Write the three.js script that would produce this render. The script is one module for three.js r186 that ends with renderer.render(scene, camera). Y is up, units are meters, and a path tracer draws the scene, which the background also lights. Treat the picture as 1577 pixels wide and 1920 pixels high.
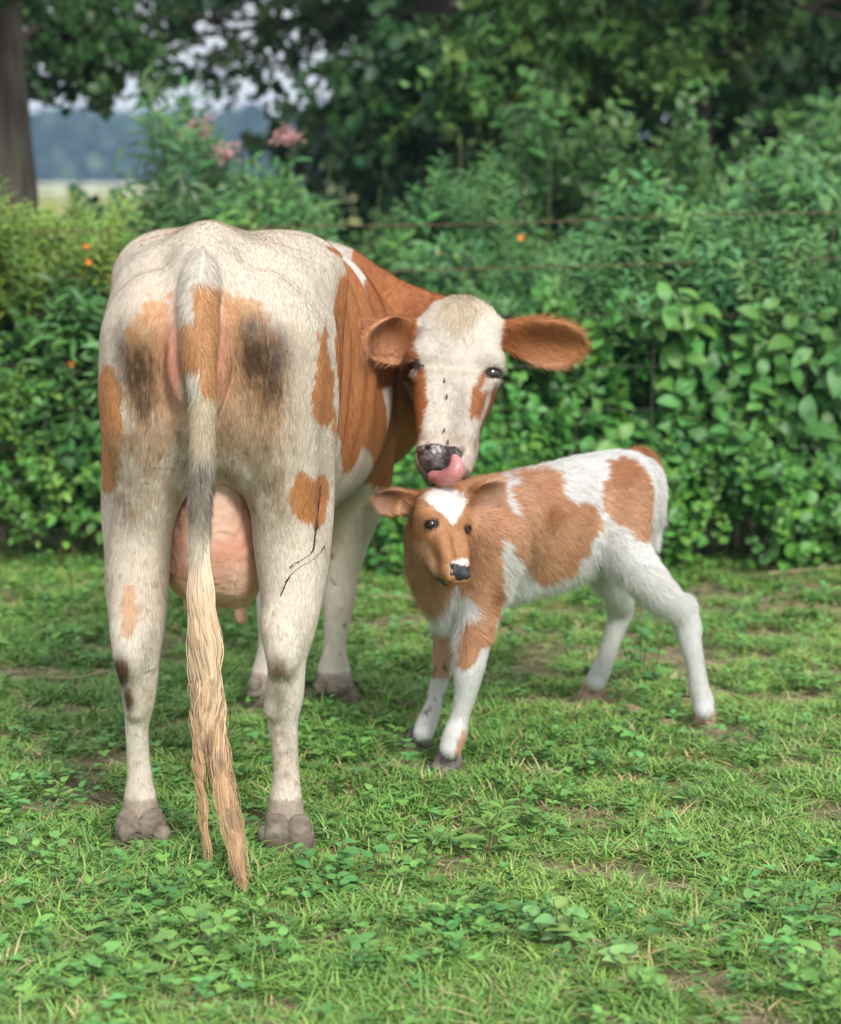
import * as THREE from 'three';
import { ImprovedNoise } from 'three/addons/math/ImprovedNoise.js';
import { mergeGeometries } from 'three/addons/utils/BufferGeometryUtils.js';

// ---------- camera, sky, sun, exposure ----------
const scene = new THREE.Scene();
const camera = new THREE.PerspectiveCamera(27.67, 1577 / 1920, 0.1, 1200);
camera.position.set(0, 1.55, 0);
camera.rotation.x = THREE.MathUtils.degToRad(-9.17);
camera.focus = 4.8;
camera.userData.fStop = 2.35;
const renderer = new THREE.WebGLRenderer({ antialias: true });
renderer.toneMapping = THREE.LinearToneMapping;
renderer.toneMappingExposure = 1.3;
renderer.shadowMap.enabled = true;
renderer.shadowMap.type = THREE.PCFSoftShadowMap;

{ // a bright overcast sky: pale, a little brighter overhead, soft cloud mottling
  const W = 256, H = 128, d = new Float32Array(W * H * 4), n = new ImprovedNoise();
  for (let j = 0; j < H; j++) for (let i = 0; i < W; i++) {
    const el = ((j + 0.5) / H - 0.5) * Math.PI, az = (i / W) * Math.PI * 2, c = Math.cos(el);
    const x = Math.cos(az) * c, y = Math.sin(el), z = Math.sin(az) * c;
    let v = 0.8 + 0.18 * Math.max(0, y) + 0.1 * n.noise(x * 3, y * 6, z * 3) + 0.05 * n.noise(x * 8, y * 14, z * 8);
    if (y < 0) v = 0.3;
    const o = (j * W + i) * 4;
    d[o] = v * 0.97; d[o + 1] = v * 0.99; d[o + 2] = v * 1.03; d[o + 3] = 1;
  }
  const sky = new THREE.DataTexture(d, W, H, THREE.RGBAFormat, THREE.FloatType);
  sky.mapping = THREE.EquirectangularReflectionMapping;
  sky.minFilter = sky.magFilter = THREE.LinearFilter;
  sky.needsUpdate = true;
  scene.background = sky; scene.environment = sky;
}
scene.fog = new THREE.FogExp2(new THREE.Color(0.40, 0.62, 0.92), 0.0009);
const sun = new THREE.DirectionalLight(new THREE.Color(1, 0.96, 0.9), 2.7);
sun.position.set(4.7, 9.0, 4.6);
sun.target.position.set(0, 0, -5.6);
sun.castShadow = true;
sun.shadow.radius = 24;
sun.shadow.mapSize.set(2048, 2048);
Object.assign(sun.shadow.camera, { left: -8, right: 8, top: 8, bottom: -8, near: 0.5, far: 40 });
scene.add(sun, sun.target);


// ---------- small helpers ----------
function rng(seed) { let s = seed | 0; return () => { s = (s + 0x6d2b79f5) | 0; let t = Math.imul(s ^ (s >>> 15), 1 | s); t = (t + Math.imul(t ^ (t >>> 7), 61 | t)) ^ t; return ((t ^ (t >>> 14)) >>> 0) / 4294967296; }; }
const IN = new ImprovedNoise();
const nz3 = (x, y, z) => IN.noise(x, y, z);
const fbm = (x, y, z, o = 3) => { let s = 0, a = 0.5; for (let i = 0; i < o; i++) { s += a * IN.noise(x, y, z); x *= 2.03; y *= 2.03; z *= 2.03; a *= 0.5; } return s; };
const clamp = (x, a = 0, b = 1) => Math.min(b, Math.max(a, x));
const sstep = (a, b, x) => { const t = clamp((x - a) / (b - a)); return t * t * (3 - 2 * t); };
const mixA = (a, b, t) => [a[0] + (b[0] - a[0]) * t, a[1] + (b[1] - a[1]) * t, a[2] + (b[2] - a[2]) * t];
const sub = (a, b) => [a[0] - b[0], a[1] - b[1], a[2] - b[2]];
const add = (a, b, s = 1) => [a[0] + b[0] * s, a[1] + b[1] * s, a[2] + b[2] * s];
const dot = (a, b) => a[0] * b[0] + a[1] * b[1] + a[2] * b[2];
const cross = (a, b) => [a[1] * b[2] - a[2] * b[1], a[2] * b[0] - a[0] * b[2], a[0] * b[1] - a[1] * b[0]];
const norm = (a) => { const l = Math.hypot(a[0], a[1], a[2]) || 1; return [a[0] / l, a[1] / l, a[2] / l]; };
const names = {};
function numbered(n) { const k = (names[n] = (names[n] ?? -1) + 1); return k ? n + '_' + String(k).padStart(3, '0') : n; }
function shadow(m) { m.castShadow = m.receiveShadow = true; return m; }
function part(name, geo, mat, parent, at) { const m = shadow(new THREE.Mesh(geo, mat)); m.name = name; if (at) geo.translate(-at[0], -at[1], -at[2]); parent.add(m); return m; }
function thing(name, label, category, at = [0, 0, 0], group) {
  const g = new THREE.Group(); g.name = numbered(name); g.position.set(...at); g.userData.label = label; g.userData.category = category;
  if (group) g.userData.group = group; scene.add(g); return g;
}

// ---------- distance fields: tapered limbs, lofts and ellipsoids joined smoothly, then meshed ----------
const smin = (a, b, k) => { const h = Math.max(k - Math.abs(a - b), 0) / k; return Math.min(a, b) - h * h * k * 0.25; };
function cone(a, b, ra, rb, k = 0.03) { // round cone
  const ba = sub(b, a), l2 = dot(ba, ba), rr = ra - rb, a2 = l2 - rr * rr, il2 = 1 / l2;
  return { k, bb: [...mixA(a, b, 0.5), Math.sqrt(l2) / 2 + Math.max(ra, rb)], f(x, y, z) {
    const px = x - a[0], py = y - a[1], pz = z - a[2], yy = px * ba[0] + py * ba[1] + pz * ba[2], zz = yy - l2;
    const qx = px * l2 - ba[0] * yy, qy = py * l2 - ba[1] * yy, qz = pz * l2 - ba[2] * yy, x2 = qx * qx + qy * qy + qz * qz;
    const y2 = yy * yy * l2, z2 = zz * zz * l2, kk = Math.sign(rr) * rr * rr * x2;
    if (Math.sign(zz) * a2 * z2 > kk) return Math.sqrt(x2 + z2) * il2 - rb;
    if (Math.sign(yy) * a2 * y2 < kk) return Math.sqrt(x2 + y2) * il2 - ra;
    return (Math.sqrt(x2 * a2 * il2) + yy * rr) * il2 - ra;
  } };
}
// a limb: centres and radii on a smooth curve through the given [point, radius] pairs
const cr = (p0, p1, p2, p3, t) => 0.5 * (2 * p1 + (p2 - p0) * t + (2 * p0 - 5 * p1 + 4 * p2 - p3) * t * t + (3 * p1 - p0 - 3 * p2 + p3) * t * t * t);
function spline(pts, per) {
  const o = [], g = (i) => pts[clamp(i, 0, pts.length - 1)];
  for (let i = 0; i + 1 < pts.length; i++) for (let j = 0; j < per; j++) o.push(pts[0].map((_, e) => cr(g(i - 1)[e], g(i)[e], g(i + 1)[e], g(i + 2)[e], j / per)));
  o.push(pts[pts.length - 1].slice()); return o;
}
function chain(pts, k = 0.03) {
  const c = spline(pts.map(([p, r]) => [...p, r]), 5), n = c.length, segs = [];
  for (let i = 0; i + 1 < n; i++) segs.push(cone(c[i].slice(0, 3), c[i + 1].slice(0, 3), c[i][3], c[i + 1][3]));
  const make = (i0, i1) => (x, y, z) => {
    let m = 1e9, at = i0;
    for (let i = i0; i <= i1; i++) { const q = c[i], dx = x - q[0], dy = y - q[1], dz = z - q[2], d = Math.sqrt(dx * dx + dy * dy + dz * dz) - q[3]; if (d < m) { m = d; at = i; } }
    for (let i = Math.max(i0, at - 1), e = Math.min(n - 1, at + 1, i1 + 1); i < e; i++) m = Math.min(m, segs[i].f(x, y, z));
    return m;
  };
  let bc = [0, 0, 0]; for (const q of c) bc = add(bc, q, 1 / n);
  const br = Math.max(...c.map((q) => Math.hypot(q[0] - bc[0], q[1] - bc[1], q[2] - bc[2]) + q[3]));
  return [{ k, bb: [...bc, br], f: make(0, n - 1), local(x, y, z, R) { // only the stretch that matters near a place
    let m = 1e9; const ds = c.map((q) => { const d = Math.hypot(x - q[0], y - q[1], z - q[2]) - q[3]; m = Math.min(m, d); return d; });
    let i0 = n, i1 = 0; ds.forEach((d, i) => { if (d < m + 2.2 * R + 0.01) { i0 = Math.min(i0, i); i1 = i; } });
    return { k, f: make(Math.max(0, i0 - 1), Math.min(n - 1, i1 + 1)) };
  } }];
}
function frameOf(yAxis, zHint) { const Y = norm(yAxis), X = norm(cross(Y, zHint)), Z = cross(X, Y); return [X, Y, Z]; }
const I3 = [[1, 0, 0], [0, 1, 0], [0, 0, 1]];
function ell(c, r, k = 0.03, fr = I3) {
  const [X, Y, Z] = fr;
  return { k, bb: [...c, Math.max(...r)], f(x, y, z) {
    const dx = x - c[0], dy = y - c[1], dz = z - c[2];
    const a = (dx * X[0] + dy * X[1] + dz * X[2]) / r[0], b = (dx * Y[0] + dy * Y[1] + dz * Y[2]) / r[1], e = (dx * Z[0] + dy * Z[1] + dz * Z[2]) / r[2];
    const k0 = Math.hypot(a, b, e), k1 = Math.hypot(a / r[0], b / r[1], e / r[2]);
    return k1 > 1e-9 ? k0 * (k0 - 1) / k1 : -Math.min(...r);
  } };
}
// loft along the frame's Y axis; stations { y, x, z, w, f, b, n }: centre x, z; half width w; reach to the front f (+Z) and back b
function loft(o, fr, st, k = 0.03, cap0 = 0, cap1 = 0) {
  const capped = (e, len) => [[0.3, 0.95], [0.6, 0.8], [0.8, 0.6], [0.93, 0.37], [0.99, 0.14], [1, 0.02]].map(([t, s]) => ({ ...e, y: e.y + len * t, w: e.w * s, f: e.f * s, b: e.b * s }));
  if (cap0) st = [...capped(st[0], -cap0).reverse(), ...st];
  if (cap1) st = [...st, ...capped(st[st.length - 1], cap1)];
  const [X, Y, Z] = fr, N = st.length, y0 = st[0].y, y1 = st[N - 1].y, Q = ['x', 'z', 'w', 'f', 'b', 'n'], ys = st.map((e) => e.y), co = [];
  const lim = (m, n2) => (m * n2 <= 0 ? 0 : (2 * m * n2) / (m + n2));
  for (let i = 0; i + 1 < N; i++) {
    const dyy = ys[i + 1] - ys[i], row = new Float64Array(24);
    Q.forEach((q, e) => {
      const A = st[i][q], B = st[i + 1][q], s = (B - A) / dyy, s0 = i > 0 ? (A - st[i - 1][q]) / (ys[i] - ys[i - 1]) : s, s1 = i + 2 < N ? (st[i + 2][q] - B) / (ys[i + 2] - ys[i + 1]) : s;
      const m0 = lim(s0, s) * dyy, m1 = lim(s, s1) * dyy;
      row.set([A, m0, -3 * A - 2 * m0 + 3 * B - m1, 2 * A + m0 - 2 * B + m1], e * 4);
    });
    co.push(row);
  }
  let bc = [0, 0, 0]; for (const e of st) bc = add(bc, add(add(add(o, X, e.x), Y, e.y), Z, e.z), 1 / N);
  const br = Math.max(...st.map((e) => { const q = add(add(add(o, X, e.x), Y, e.y), Z, e.z); return Math.hypot(...sub(q, bc)) + Math.hypot(e.w, Math.max(e.f, e.b)); }));
  return { k, bb: [...bc, br], f(px, py, pz) {
    const dx = px - o[0], dy = py - o[1], dz = pz - o[2];
    const x = dx * X[0] + dy * X[1] + dz * X[2], y = dx * Y[0] + dy * Y[1] + dz * Y[2], z = dx * Z[0] + dy * Z[1] + dz * Z[2];
    const yc = clamp(y, y0, y1); let i = 0; while (i < N - 2 && yc > ys[i + 1]) i++;
    const t = (yc - ys[i]) / (ys[i + 1] - ys[i]), r = co[i];
    const u = x - (r[0] + t * (r[1] + t * (r[2] + t * r[3]))), v = z - (r[4] + t * (r[5] + t * (r[6] + t * r[7]))), w = r[8] + t * (r[9] + t * (r[10] + t * r[11]));
    const h = v > 0 ? r[12] + t * (r[13] + t * (r[14] + t * r[15])) : r[16] + t * (r[17] + t * (r[18] + t * r[19])), n = r[20] + t * (r[21] + t * (r[22] + t * r[23]));
    const rad = Math.sqrt(u * u + v * v), fn = Math.pow(Math.pow(Math.abs(u) / w, n) + Math.pow(Math.abs(v) / h, n), 1 / n);
    const dd = fn > 1e-6 ? Math.max(rad * (1 - 1 / fn), -Math.min(w, h)) : -Math.min(w, h), e = Math.abs(y - yc);
    return e > 0 ? (dd > 0 ? Math.hypot(dd, e) : e) : dd;
  } };
}
function cut(p, k = 0.01) { return { f: p.f, bb: p.bb, k, sub: true }; }
function evalList(list, x, y, z) {
  let d = 1e3;
  for (let i = 0; i < list.length; i++) { const p = list[i], v = p.f(x, y, z); d = p.sub ? -smin(-d, v, p.k) : i ? smin(d, v, p.k) : v; }
  return d;
}
function meshSDF(prims, lo, hi, h, disp) { // naive surface nets on the blocks near the surface
  const B = 8, nb = [0, 1, 2].map((i) => Math.ceil((hi[i] - lo[i]) / h / B)), n = nb.map((v) => v * B + 1);
  const [nx, ny, nzz] = n, val = new Float32Array(nx * ny * nzz).fill(1), R = h * B * 0.87, lists = new Map();
  const ev = disp ? (l, x, y, z) => { const d = evalList(l, x, y, z); return Math.abs(d) < 0.04 ? d + disp(x, y, z) : d; } : evalList;
  const id = (i, j, k) => (k * ny + j) * nx + i;
  for (let bk = 0; bk < nb[2]; bk++) for (let bj = 0; bj < nb[1]; bj++) for (let bi = 0; bi < nb[0]; bi++) {
    const cx = lo[0] + (bi + 0.5) * B * h, cy = lo[1] + (bj + 0.5) * B * h, cz = lo[2] + (bk + 0.5) * B * h;
    const ds = prims.map((p) => { if (p.bb) { const l = Math.hypot(cx - p.bb[0], cy - p.bb[1], cz - p.bb[2]) - p.bb[3]; if (l > 7 * R + 0.3) return l; } return p.f(cx, cy, cz); }); let m = 1e3;
    prims.forEach((p, i) => { if (!p.sub) m = Math.min(m, ds[i]); });
    if (m > 2.2 * R + 0.06) continue;
    const cand = prims.filter((p, i) => (p.sub ? ds[i] < 3 * R + p.k : ds[i] < m + 5 * R + p.k * 2.5));
    const d0 = evalList(cand, cx, cy, cz);
    if (d0 < -3.2 * R - 0.02) { for (let k = 0; k <= B; k++) for (let j = 0; j <= B; j++) for (let i = 0; i <= B; i++) val[id(bi * B + i, bj * B + j, bk * B + k)] = -1; continue; }
    if (d0 > 2.2 * R + 0.03) continue;
    const list = cand.map((p) => (p.local && !p.sub ? p.local(cx, cy, cz, R) : p));
    lists.set((bk * nb[1] + bj) * nb[0] + bi, list);
    for (let k = 0; k <= B; k++) for (let j = 0; j <= B; j++) for (let i = 0; i <= B; i++) {
      const q = id(bi * B + i, bj * B + j, bk * B + k);
      val[q] = ev(list, lo[0] + (bi * B + i) * h, lo[1] + (bj * B + j) * h, lo[2] + (bk * B + k) * h);
    }
  }
  const vid = new Int32Array(nx * ny * nzz).fill(-1), pos = [], nrm = [], idx = [], own = [];
  const E = [[0, 1], [0, 2], [0, 4], [1, 3], [1, 5], [2, 3], [2, 6], [3, 7], [4, 5], [4, 6], [5, 7], [6, 7]];
  for (const [key, list] of lists) {
    const bi = key % nb[0], bj = Math.floor(key / nb[0]) % nb[1], bk = Math.floor(key / nb[0] / nb[1]);
    for (let k = bk * B; k < bk * B + B; k++) for (let j = bj * B; j < bj * B + B; j++) for (let i = bi * B; i < bi * B + B; i++) {
      const c = []; let mask = 0;
      for (let q = 0; q < 8; q++) { const v = val[id(i + (q & 1), j + ((q >> 1) & 1), k + (q >> 2))]; c.push(v); if (v < 0) mask |= 1 << q; }
      if (mask === 0 || mask === 255) continue;
      let sx = 0, sy = 0, sz = 0, cnt = 0;
      for (const [a, b] of E) if ((c[a] < 0) !== (c[b] < 0)) { const t = c[a] / (c[a] - c[b]);
        sx += (a & 1) + t * ((b & 1) - (a & 1)); sy += ((a >> 1) & 1) + t * (((b >> 1) & 1) - ((a >> 1) & 1)); sz += (a >> 2) + t * ((b >> 2) - (a >> 2)); cnt++; }
      let x = lo[0] + (i + sx / cnt) * h, y = lo[1] + (j + sy / cnt) * h, z = lo[2] + (k + sz / cnt) * h, g;
      const e = h * 0.6, V = (a2, b2, c2) => ev(list, x + a2, y + b2, z + c2);
      const gx = c[1] + c[3] + c[5] + c[7] - c[0] - c[2] - c[4] - c[6], gy = c[2] + c[3] + c[6] + c[7] - c[0] - c[1] - c[4] - c[5], gz = c[4] + c[5] + c[6] + c[7] - c[0] - c[1] - c[2] - c[3], gl0 = Math.hypot(gx, gy, gz) || 1;
      const s0 = clamp(V(0, 0, 0) / Math.max(gl0 / (4 * h), 0.3), -h * 0.5, h * 0.5); x -= (gx / gl0) * s0; y -= (gy / gl0) * s0; z -= (gz / gl0) * s0;
      const v1 = V(e, -e, -e), v2 = V(-e, -e, e), v3 = V(-e, e, -e), v4 = V(e, e, e);
      g = norm([v1 - v2 - v3 + v4, -v1 - v2 + v3 + v4, -v1 + v2 - v3 + v4]);
      vid[id(i, j, k)] = pos.length / 3; pos.push(x, y, z); nrm.push(...g);
    }
  }
  for (const [key] of lists) {
    const bi = key % nb[0], bj = Math.floor(key / nb[0]) % nb[1], bk = Math.floor(key / nb[0] / nb[1]);
    for (let k = bk * B; k < bk * B + B; k++) for (let j = bj * B; j < bj * B + B; j++) for (let i = bi * B; i < bi * B + B; i++) {
      if (!i || !j || !k) continue;
      const a = val[id(i, j, k)] < 0;
      const quad = (p, q, r, s, flip) => { if (p < 0 || q < 0 || r < 0 || s < 0) return; if (flip) idx.push(p, r, q, q, r, s); else idx.push(p, q, r, q, s, r); };
      if (a !== (val[id(i + 1, j, k)] < 0)) quad(vid[id(i, j - 1, k - 1)], vid[id(i, j, k - 1)], vid[id(i, j - 1, k)], vid[id(i, j, k)], !a);
      if (a !== (val[id(i, j + 1, k)] < 0)) quad(vid[id(i - 1, j, k - 1)], vid[id(i - 1, j, k)], vid[id(i, j, k - 1)], vid[id(i, j, k)], !a);
      if (a !== (val[id(i, j, k + 1)] < 0)) quad(vid[id(i - 1, j - 1, k)], vid[id(i, j - 1, k)], vid[id(i - 1, j, k)], vid[id(i, j, k)], !a);
    }
  }
  for (let t = 0; t < idx.length; t += 3) {
    const [a, b, c] = [idx[t] * 3, idx[t + 1] * 3, idx[t + 2] * 3], p = (i) => [pos[i], pos[i + 1], pos[i + 2]], A = p(a);
    const cr = cross(sub(p(b), A), sub(p(c), A)), nn = [nrm[a] + nrm[b] + nrm[c], nrm[a + 1] + nrm[b + 1] + nrm[c + 1], nrm[a + 2] + nrm[b + 2] + nrm[c + 2]];
    if (dot(cr, nn) < 0) { const q = idx[t + 1]; idx[t + 1] = idx[t + 2]; idx[t + 2] = q; }
  }
  return { pos, nrm, idx };
}
function toGeometry(m, colorFn) {
  const g = new THREE.BufferGeometry();
  g.setAttribute('position', new THREE.BufferAttribute(new Float32Array(m.pos), 3));
  g.setAttribute('normal', new THREE.BufferAttribute(new Float32Array(m.nrm), 3));
  g.setIndex(m.idx);
  if (colorFn) {
    const c = new Float32Array(m.pos.length);
    for (let i = 0; i < m.pos.length; i += 3) { const v = colorFn([m.pos[i], m.pos[i + 1], m.pos[i + 2]], [m.nrm[i], m.nrm[i + 1], m.nrm[i + 2]]); c[i] = v[0]; c[i + 1] = v[1]; c[i + 2] = v[2]; }
    g.setAttribute('color', new THREE.BufferAttribute(c, 3));
  }
  return g;
}
// hair: one or more thin tapering strips per root, lying along the flow of the coat
function furGeometry(m, count, seed, o) {
  const R = rng(seed), T = m.idx.length / 3, cum = new Float64Array(T); let tot = 0;
  for (let t = 0; t < T; t++) {
    const [a, b, c] = [0, 1, 2].map((q) => m.idx[t * 3 + q] * 3), p = (i) => [m.pos[i], m.pos[i + 1], m.pos[i + 2]];
    const A = p(a), cr = cross(sub(p(b), A), sub(p(c), A)); tot += Math.hypot(...cr) * (o.weight ? o.weight(A, [m.nrm[a], m.nrm[a + 1], m.nrm[a + 2]]) : 1); cum[t] = tot;
  }
  const pos = [], nrm = [], col = [], idx = [];
  for (let s = 0; s < count; s++) {
    const r = R() * tot; let lo = 0, hi = T - 1; while (lo < hi) { const md = (lo + hi) >> 1; if (cum[md] < r) lo = md + 1; else hi = md; }
    let u = R(), v = R(); if (u + v > 1) { u = 1 - u; v = 1 - v; }
    const i = [0, 1, 2].map((q) => m.idx[lo * 3 + q] * 3), w = [1 - u - v, u, v], p = [0, 0, 0], n = [0, 0, 0];
    for (let q = 0; q < 3; q++) for (let e = 0; e < 3; e++) { p[e] += w[q] * m.pos[i[q] + e]; n[e] += w[q] * m.nrm[i[q] + e]; }
    const N = norm(n), H = o.hair(p, N, R); if (!H) continue;
    let d = add(H.dir, N, -dot(H.dir, N)); d = norm(add(norm(d), [R() - 0.5, R() - 0.5, R() - 0.5], H.mess ?? 0.5)); d = norm(add(d, N, -dot(d, N)));
    const S = norm(cross(N, d)), L = H.len * (0.6 + 0.8 * R()), W = H.w * (0.7 + 0.6 * R()), lift = (H.lift ?? 0.25) * (0.4 + 1.2 * R());
    const c = H.col, tone = 1 + (H.vary ?? 0.2) * (R() - 0.5) * 2, seg = H.seg ?? 1, base = pos.length / 3, bend = (R() - 0.5) * (H.curl ?? 0.3);
    const hn = norm(add(N, [R() - 0.5, R() - 0.5, R() - 0.5], 0.35));
    for (let q = 0; q <= seg; q++) {
      const t = q / seg, cx = add(add(add(p, d, L * t), N, L * (lift * t - (H.droop ?? 0) * t * t) + 0.0004), S, L * bend * t * t), hw = W * 0.5 * (1 - t * 0.95);
      if (H.grav) cx[1] -= H.grav * L * t * t;
      if (q < seg) { const a = add(cx, S, hw), b = add(cx, S, -hw); pos.push(...a, ...b); nrm.push(...hn, ...hn); for (let z = 0; z < 2; z++) col.push(c[0] * tone, c[1] * tone, c[2] * tone); } else { pos.push(...cx); nrm.push(...hn); col.push(c[0] * tone, c[1] * tone, c[2] * tone); }
    }
    for (let q = 0; q < seg; q++) { const a = base + q * 2; idx.push(a, a + 1, a + 2); if (q < seg - 1) idx.push(a + 1, a + 3, a + 2); }
  }
  return toGeo(pos, nrm, col, idx);
}
function toGeo(pos, nrm, col, idx) {
  const g = new THREE.BufferGeometry();
  g.setAttribute('position', new THREE.BufferAttribute(new Float32Array(pos), 3));
  if (nrm) g.setAttribute('normal', new THREE.BufferAttribute(new Float32Array(nrm), 3));
  if (col) g.setAttribute('color', new THREE.BufferAttribute(new Float32Array(col), 3));
  g.setIndex(idx); if (!nrm) g.computeVertexNormals(); return g;
}
function inPoly(pl, x, y) { let c = false; for (let i = 0, j = pl.length - 1; i < pl.length; j = i++) { const a = pl[i], b = pl[j]; if ((a[1] > y) !== (b[1] > y) && x < ((b[0] - a[0]) * (y - a[1])) / (b[1] - a[1]) + a[0]) c = !c; } return c; }

function polyDist(pl, x, y) { // signed distance to a polygon, inside negative
  let m = 1e9;
  for (let i = 0, j = pl.length - 1; i < pl.length; j = i++) { const a = pl[j], b = pl[i], ex = b[0] - a[0], ey = b[1] - a[1], t = clamp(((x - a[0]) * ex + (y - a[1]) * ey) / (ex * ex + ey * ey)); m = Math.min(m, Math.hypot(x - a[0] - ex * t, y - a[1] - ey * t)); }
  return inPoly(pl, x, y) ? -m : m;
}
const mm = (l) => l.map((q) => q.map((v) => v / 1000));
// soft-edged test of a coat patch: the outline wavers with the hair
function patch(pl, x, y, jit = 0.007) {
  const bx = pl.bx || (pl.bx = [Math.min(...pl.map((q) => q[0])), Math.max(...pl.map((q) => q[0])), Math.min(...pl.map((q) => q[1])), Math.max(...pl.map((q) => q[1]))]);
  if (x < bx[0] - 0.02 || x > bx[1] + 0.02 || y < bx[2] - 0.02 || y > bx[3] + 0.02) return false;
  return inPoly(pl, x + jit * nz3(x * 70, y * 45, 3.1) + jit * 0.6 * nz3(x * 170, y * 110, 7.7), y + jit * 1.2 * nz3(x * 80, y * 40, 9.3));
}
const mixC = mixA;
// cloven hoof: two claws standing on y = 0 at c, pointing along fwd; returns geometry
function hoofGeometry(c, fwd, w, len, h, seed) {
  const F = norm([fwd[0], 0, fwd[2]]), S = [-F[2], 0, F[0]], prims = [];
  for (const s of [-1, 1]) {
    const o = add(c, S, s * w * 0.235), fr = [S, [0, 1, 0], F];
    const st = [[-0.01, 0.0, 0.285, 0.56, 0.44], [0.012, 0, 0.285, 0.56, 0.46], [h * 0.5, -0.06, 0.255, 0.46, 0.47], [h * 0.85, -0.12, 0.235, 0.36, 0.42], [h, -0.14, 0.2, 0.28, 0.34]].map(([y, z, ww, f, b]) => ({ y, x: -s * 0.012 * (y / h) * w, z: z * len, w: ww * w, f: f * len, b: b * len, n: 2.6 }));
    prims.push(loft(o, fr, st, 0.012, 0, h * 0.25));
  }
  prims.push(ell(add(add(c, F, -0.33 * len), [0, h * 0.5, 0]), [w * 0.43, h * 0.36, len * 0.13], 0.02, [S, [0, 1, 0], F])); // heel pad
  const R = len * 0.8, m = meshSDF(prims, [c[0] - R, -0.02, c[2] - R], [c[0] + R, h * 1.6, c[2] + R], w / 26, (x, y, z) => 0.0012 * nz3(x * 60, y * 220, z * 60) + 0.0012 * nz3(x * 90, y * 90, z * 90 + seed));
  return m;
}


// ---------- leaves ----------
const leafMatOf = (r = 0.5, t = 0) => new THREE.MeshPhysicalMaterial({ color: 0xffffff, vertexColors: false, roughness: r, transmission: t, thickness: 0, side: THREE.DoubleSide });
const leafMat = leafMatOf(), barkMat = new THREE.MeshStandardMaterial({ color: new THREE.Color(0.055, 0.043, 0.033), roughness: 0.95 }), twigMat = new THREE.MeshStandardMaterial({ color: new THREE.Color(0.11, 0.12, 0.045), roughness: 0.9 });
// a leaf from its stalk at 0 along +y, length 1, folded along the rib and bent over; prof gives the half width
function leafShape(w, fold, bend, prof, n = 5) {
  const pos = [], idx = [];
  for (let i = 0; i <= n; i++) {
    const t = i / n, hw = w * 0.5 * prof(t), a = bend * t, y = t * Math.cos(a * 0.5), z = -t * Math.sin(a * 0.5);
    pos.push(-hw, y, z + fold * hw, 0, y, z, hw, y, z + fold * hw);
    if (i < n) { const b = i * 3; for (const q of [0, 1]) idx.push(b + q, b + q + 1, b + q + 3, b + q + 1, b + q + 4, b + q + 3); }
  }
  return toGeo(pos, null, null, idx);
}
const ovalP = (t) => Math.pow(Math.sin(Math.PI * Math.pow(t * 0.97 + 0.02, 0.8)), 0.75), roundP = (t) => Math.sqrt(Math.max(0, 1 - (2 * t - 1) ** 2)) * 0.98 + 0.02, narrowP = (t) => Math.sin(Math.PI * Math.min(1, t * 0.93 + 0.05)), heartP = (t) => Math.pow(Math.sin(Math.PI * Math.pow(t * 0.96 + 0.03, 0.55)), 0.8);
const LF = { oval: leafShape(0.55, 0.25, 0.5, ovalP), oval2: leafShape(0.62, 0.15, 0.9, ovalP), round: leafShape(0.85, 0.2, 0.4, roundP), narrow: leafShape(0.2, 0.35, 0.7, narrowP, 4), heart: leafShape(0.72, 0.25, 0.7, heartP), blade: leafShape(0.1, 0.3, 1.0, (t) => 1 - t * 0.85, 3) };
{ // lobed leaf of the big trees
  const pos = [0, 0.35, 0], idx = [], N = 15;
  for (let i = 0; i < N; i++) { const a = (i / N) * Math.PI * 2 - Math.PI / 2, r = 0.34 + 0.2 * Math.pow(Math.abs(Math.cos(((a + Math.PI / 2) * 5) / 4)), 2) * (i === 0 ? 0.3 : 1); pos.push(Math.cos(a) * r, 0.35 + Math.sin(a) * r * 1.05, -0.12 * Math.hypot(Math.cos(a) * r, Math.sin(a) * r)); idx.push(0, 1 + i, 1 + ((i + 1) % N)); }
  LF.lobed = toGeo(pos, null, null, idx);
}
function placed(geo, p, dirY, up, s, R) { // copy of a leaf with its length along dirY and its face towards up
  const [X, Y, Z] = frameOf(dirY, up), m = new THREE.Matrix4().makeBasis(new THREE.Vector3(...X), new THREE.Vector3(...Y), new THREE.Vector3(...Z));
  m.scale(new THREE.Vector3(s, s, s)); m.setPosition(...p); return m;
}
function sprig(kind, n, len, leafLen, seed, opposite = true, droop = 0.4) { // twig with leaves, merged, length along +y
  const R = rng(seed), gs = [];
  for (let i = 0; i < n; i++) {
    const t = 0.12 + (0.88 * i) / n, a = opposite ? (i % 2) * Math.PI + Math.floor(i / 2) * 1.57 : i * 2.4, d = [Math.cos(a + R() * 0.5), 0.55 + R() * 0.4, Math.sin(a + R() * 0.5)];
    const m = placed(LF[kind], [0.03 * (R() - 0.5) * len, t * len, 0.03 * (R() - 0.5) * len], d, [R() - 0.5, 1, 0.5 * R() + 0.2], leafLen * (0.7 + 0.5 * R()) * (1 - 0.35 * t), R);
    gs.push(LF[kind].clone().applyMatrix4(m));
  }
  gs.push(new THREE.CylinderGeometry(0.0018, 0.003, len, 4, 1, true).translate(0, len / 2, 0));
  return mergeGeometries(gs.map((g) => { const q = g.clone(); for (const k of Object.keys(q.attributes)) if (k !== 'position' && k !== 'normal') q.deleteAttribute(k); return q; }));
}
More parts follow.
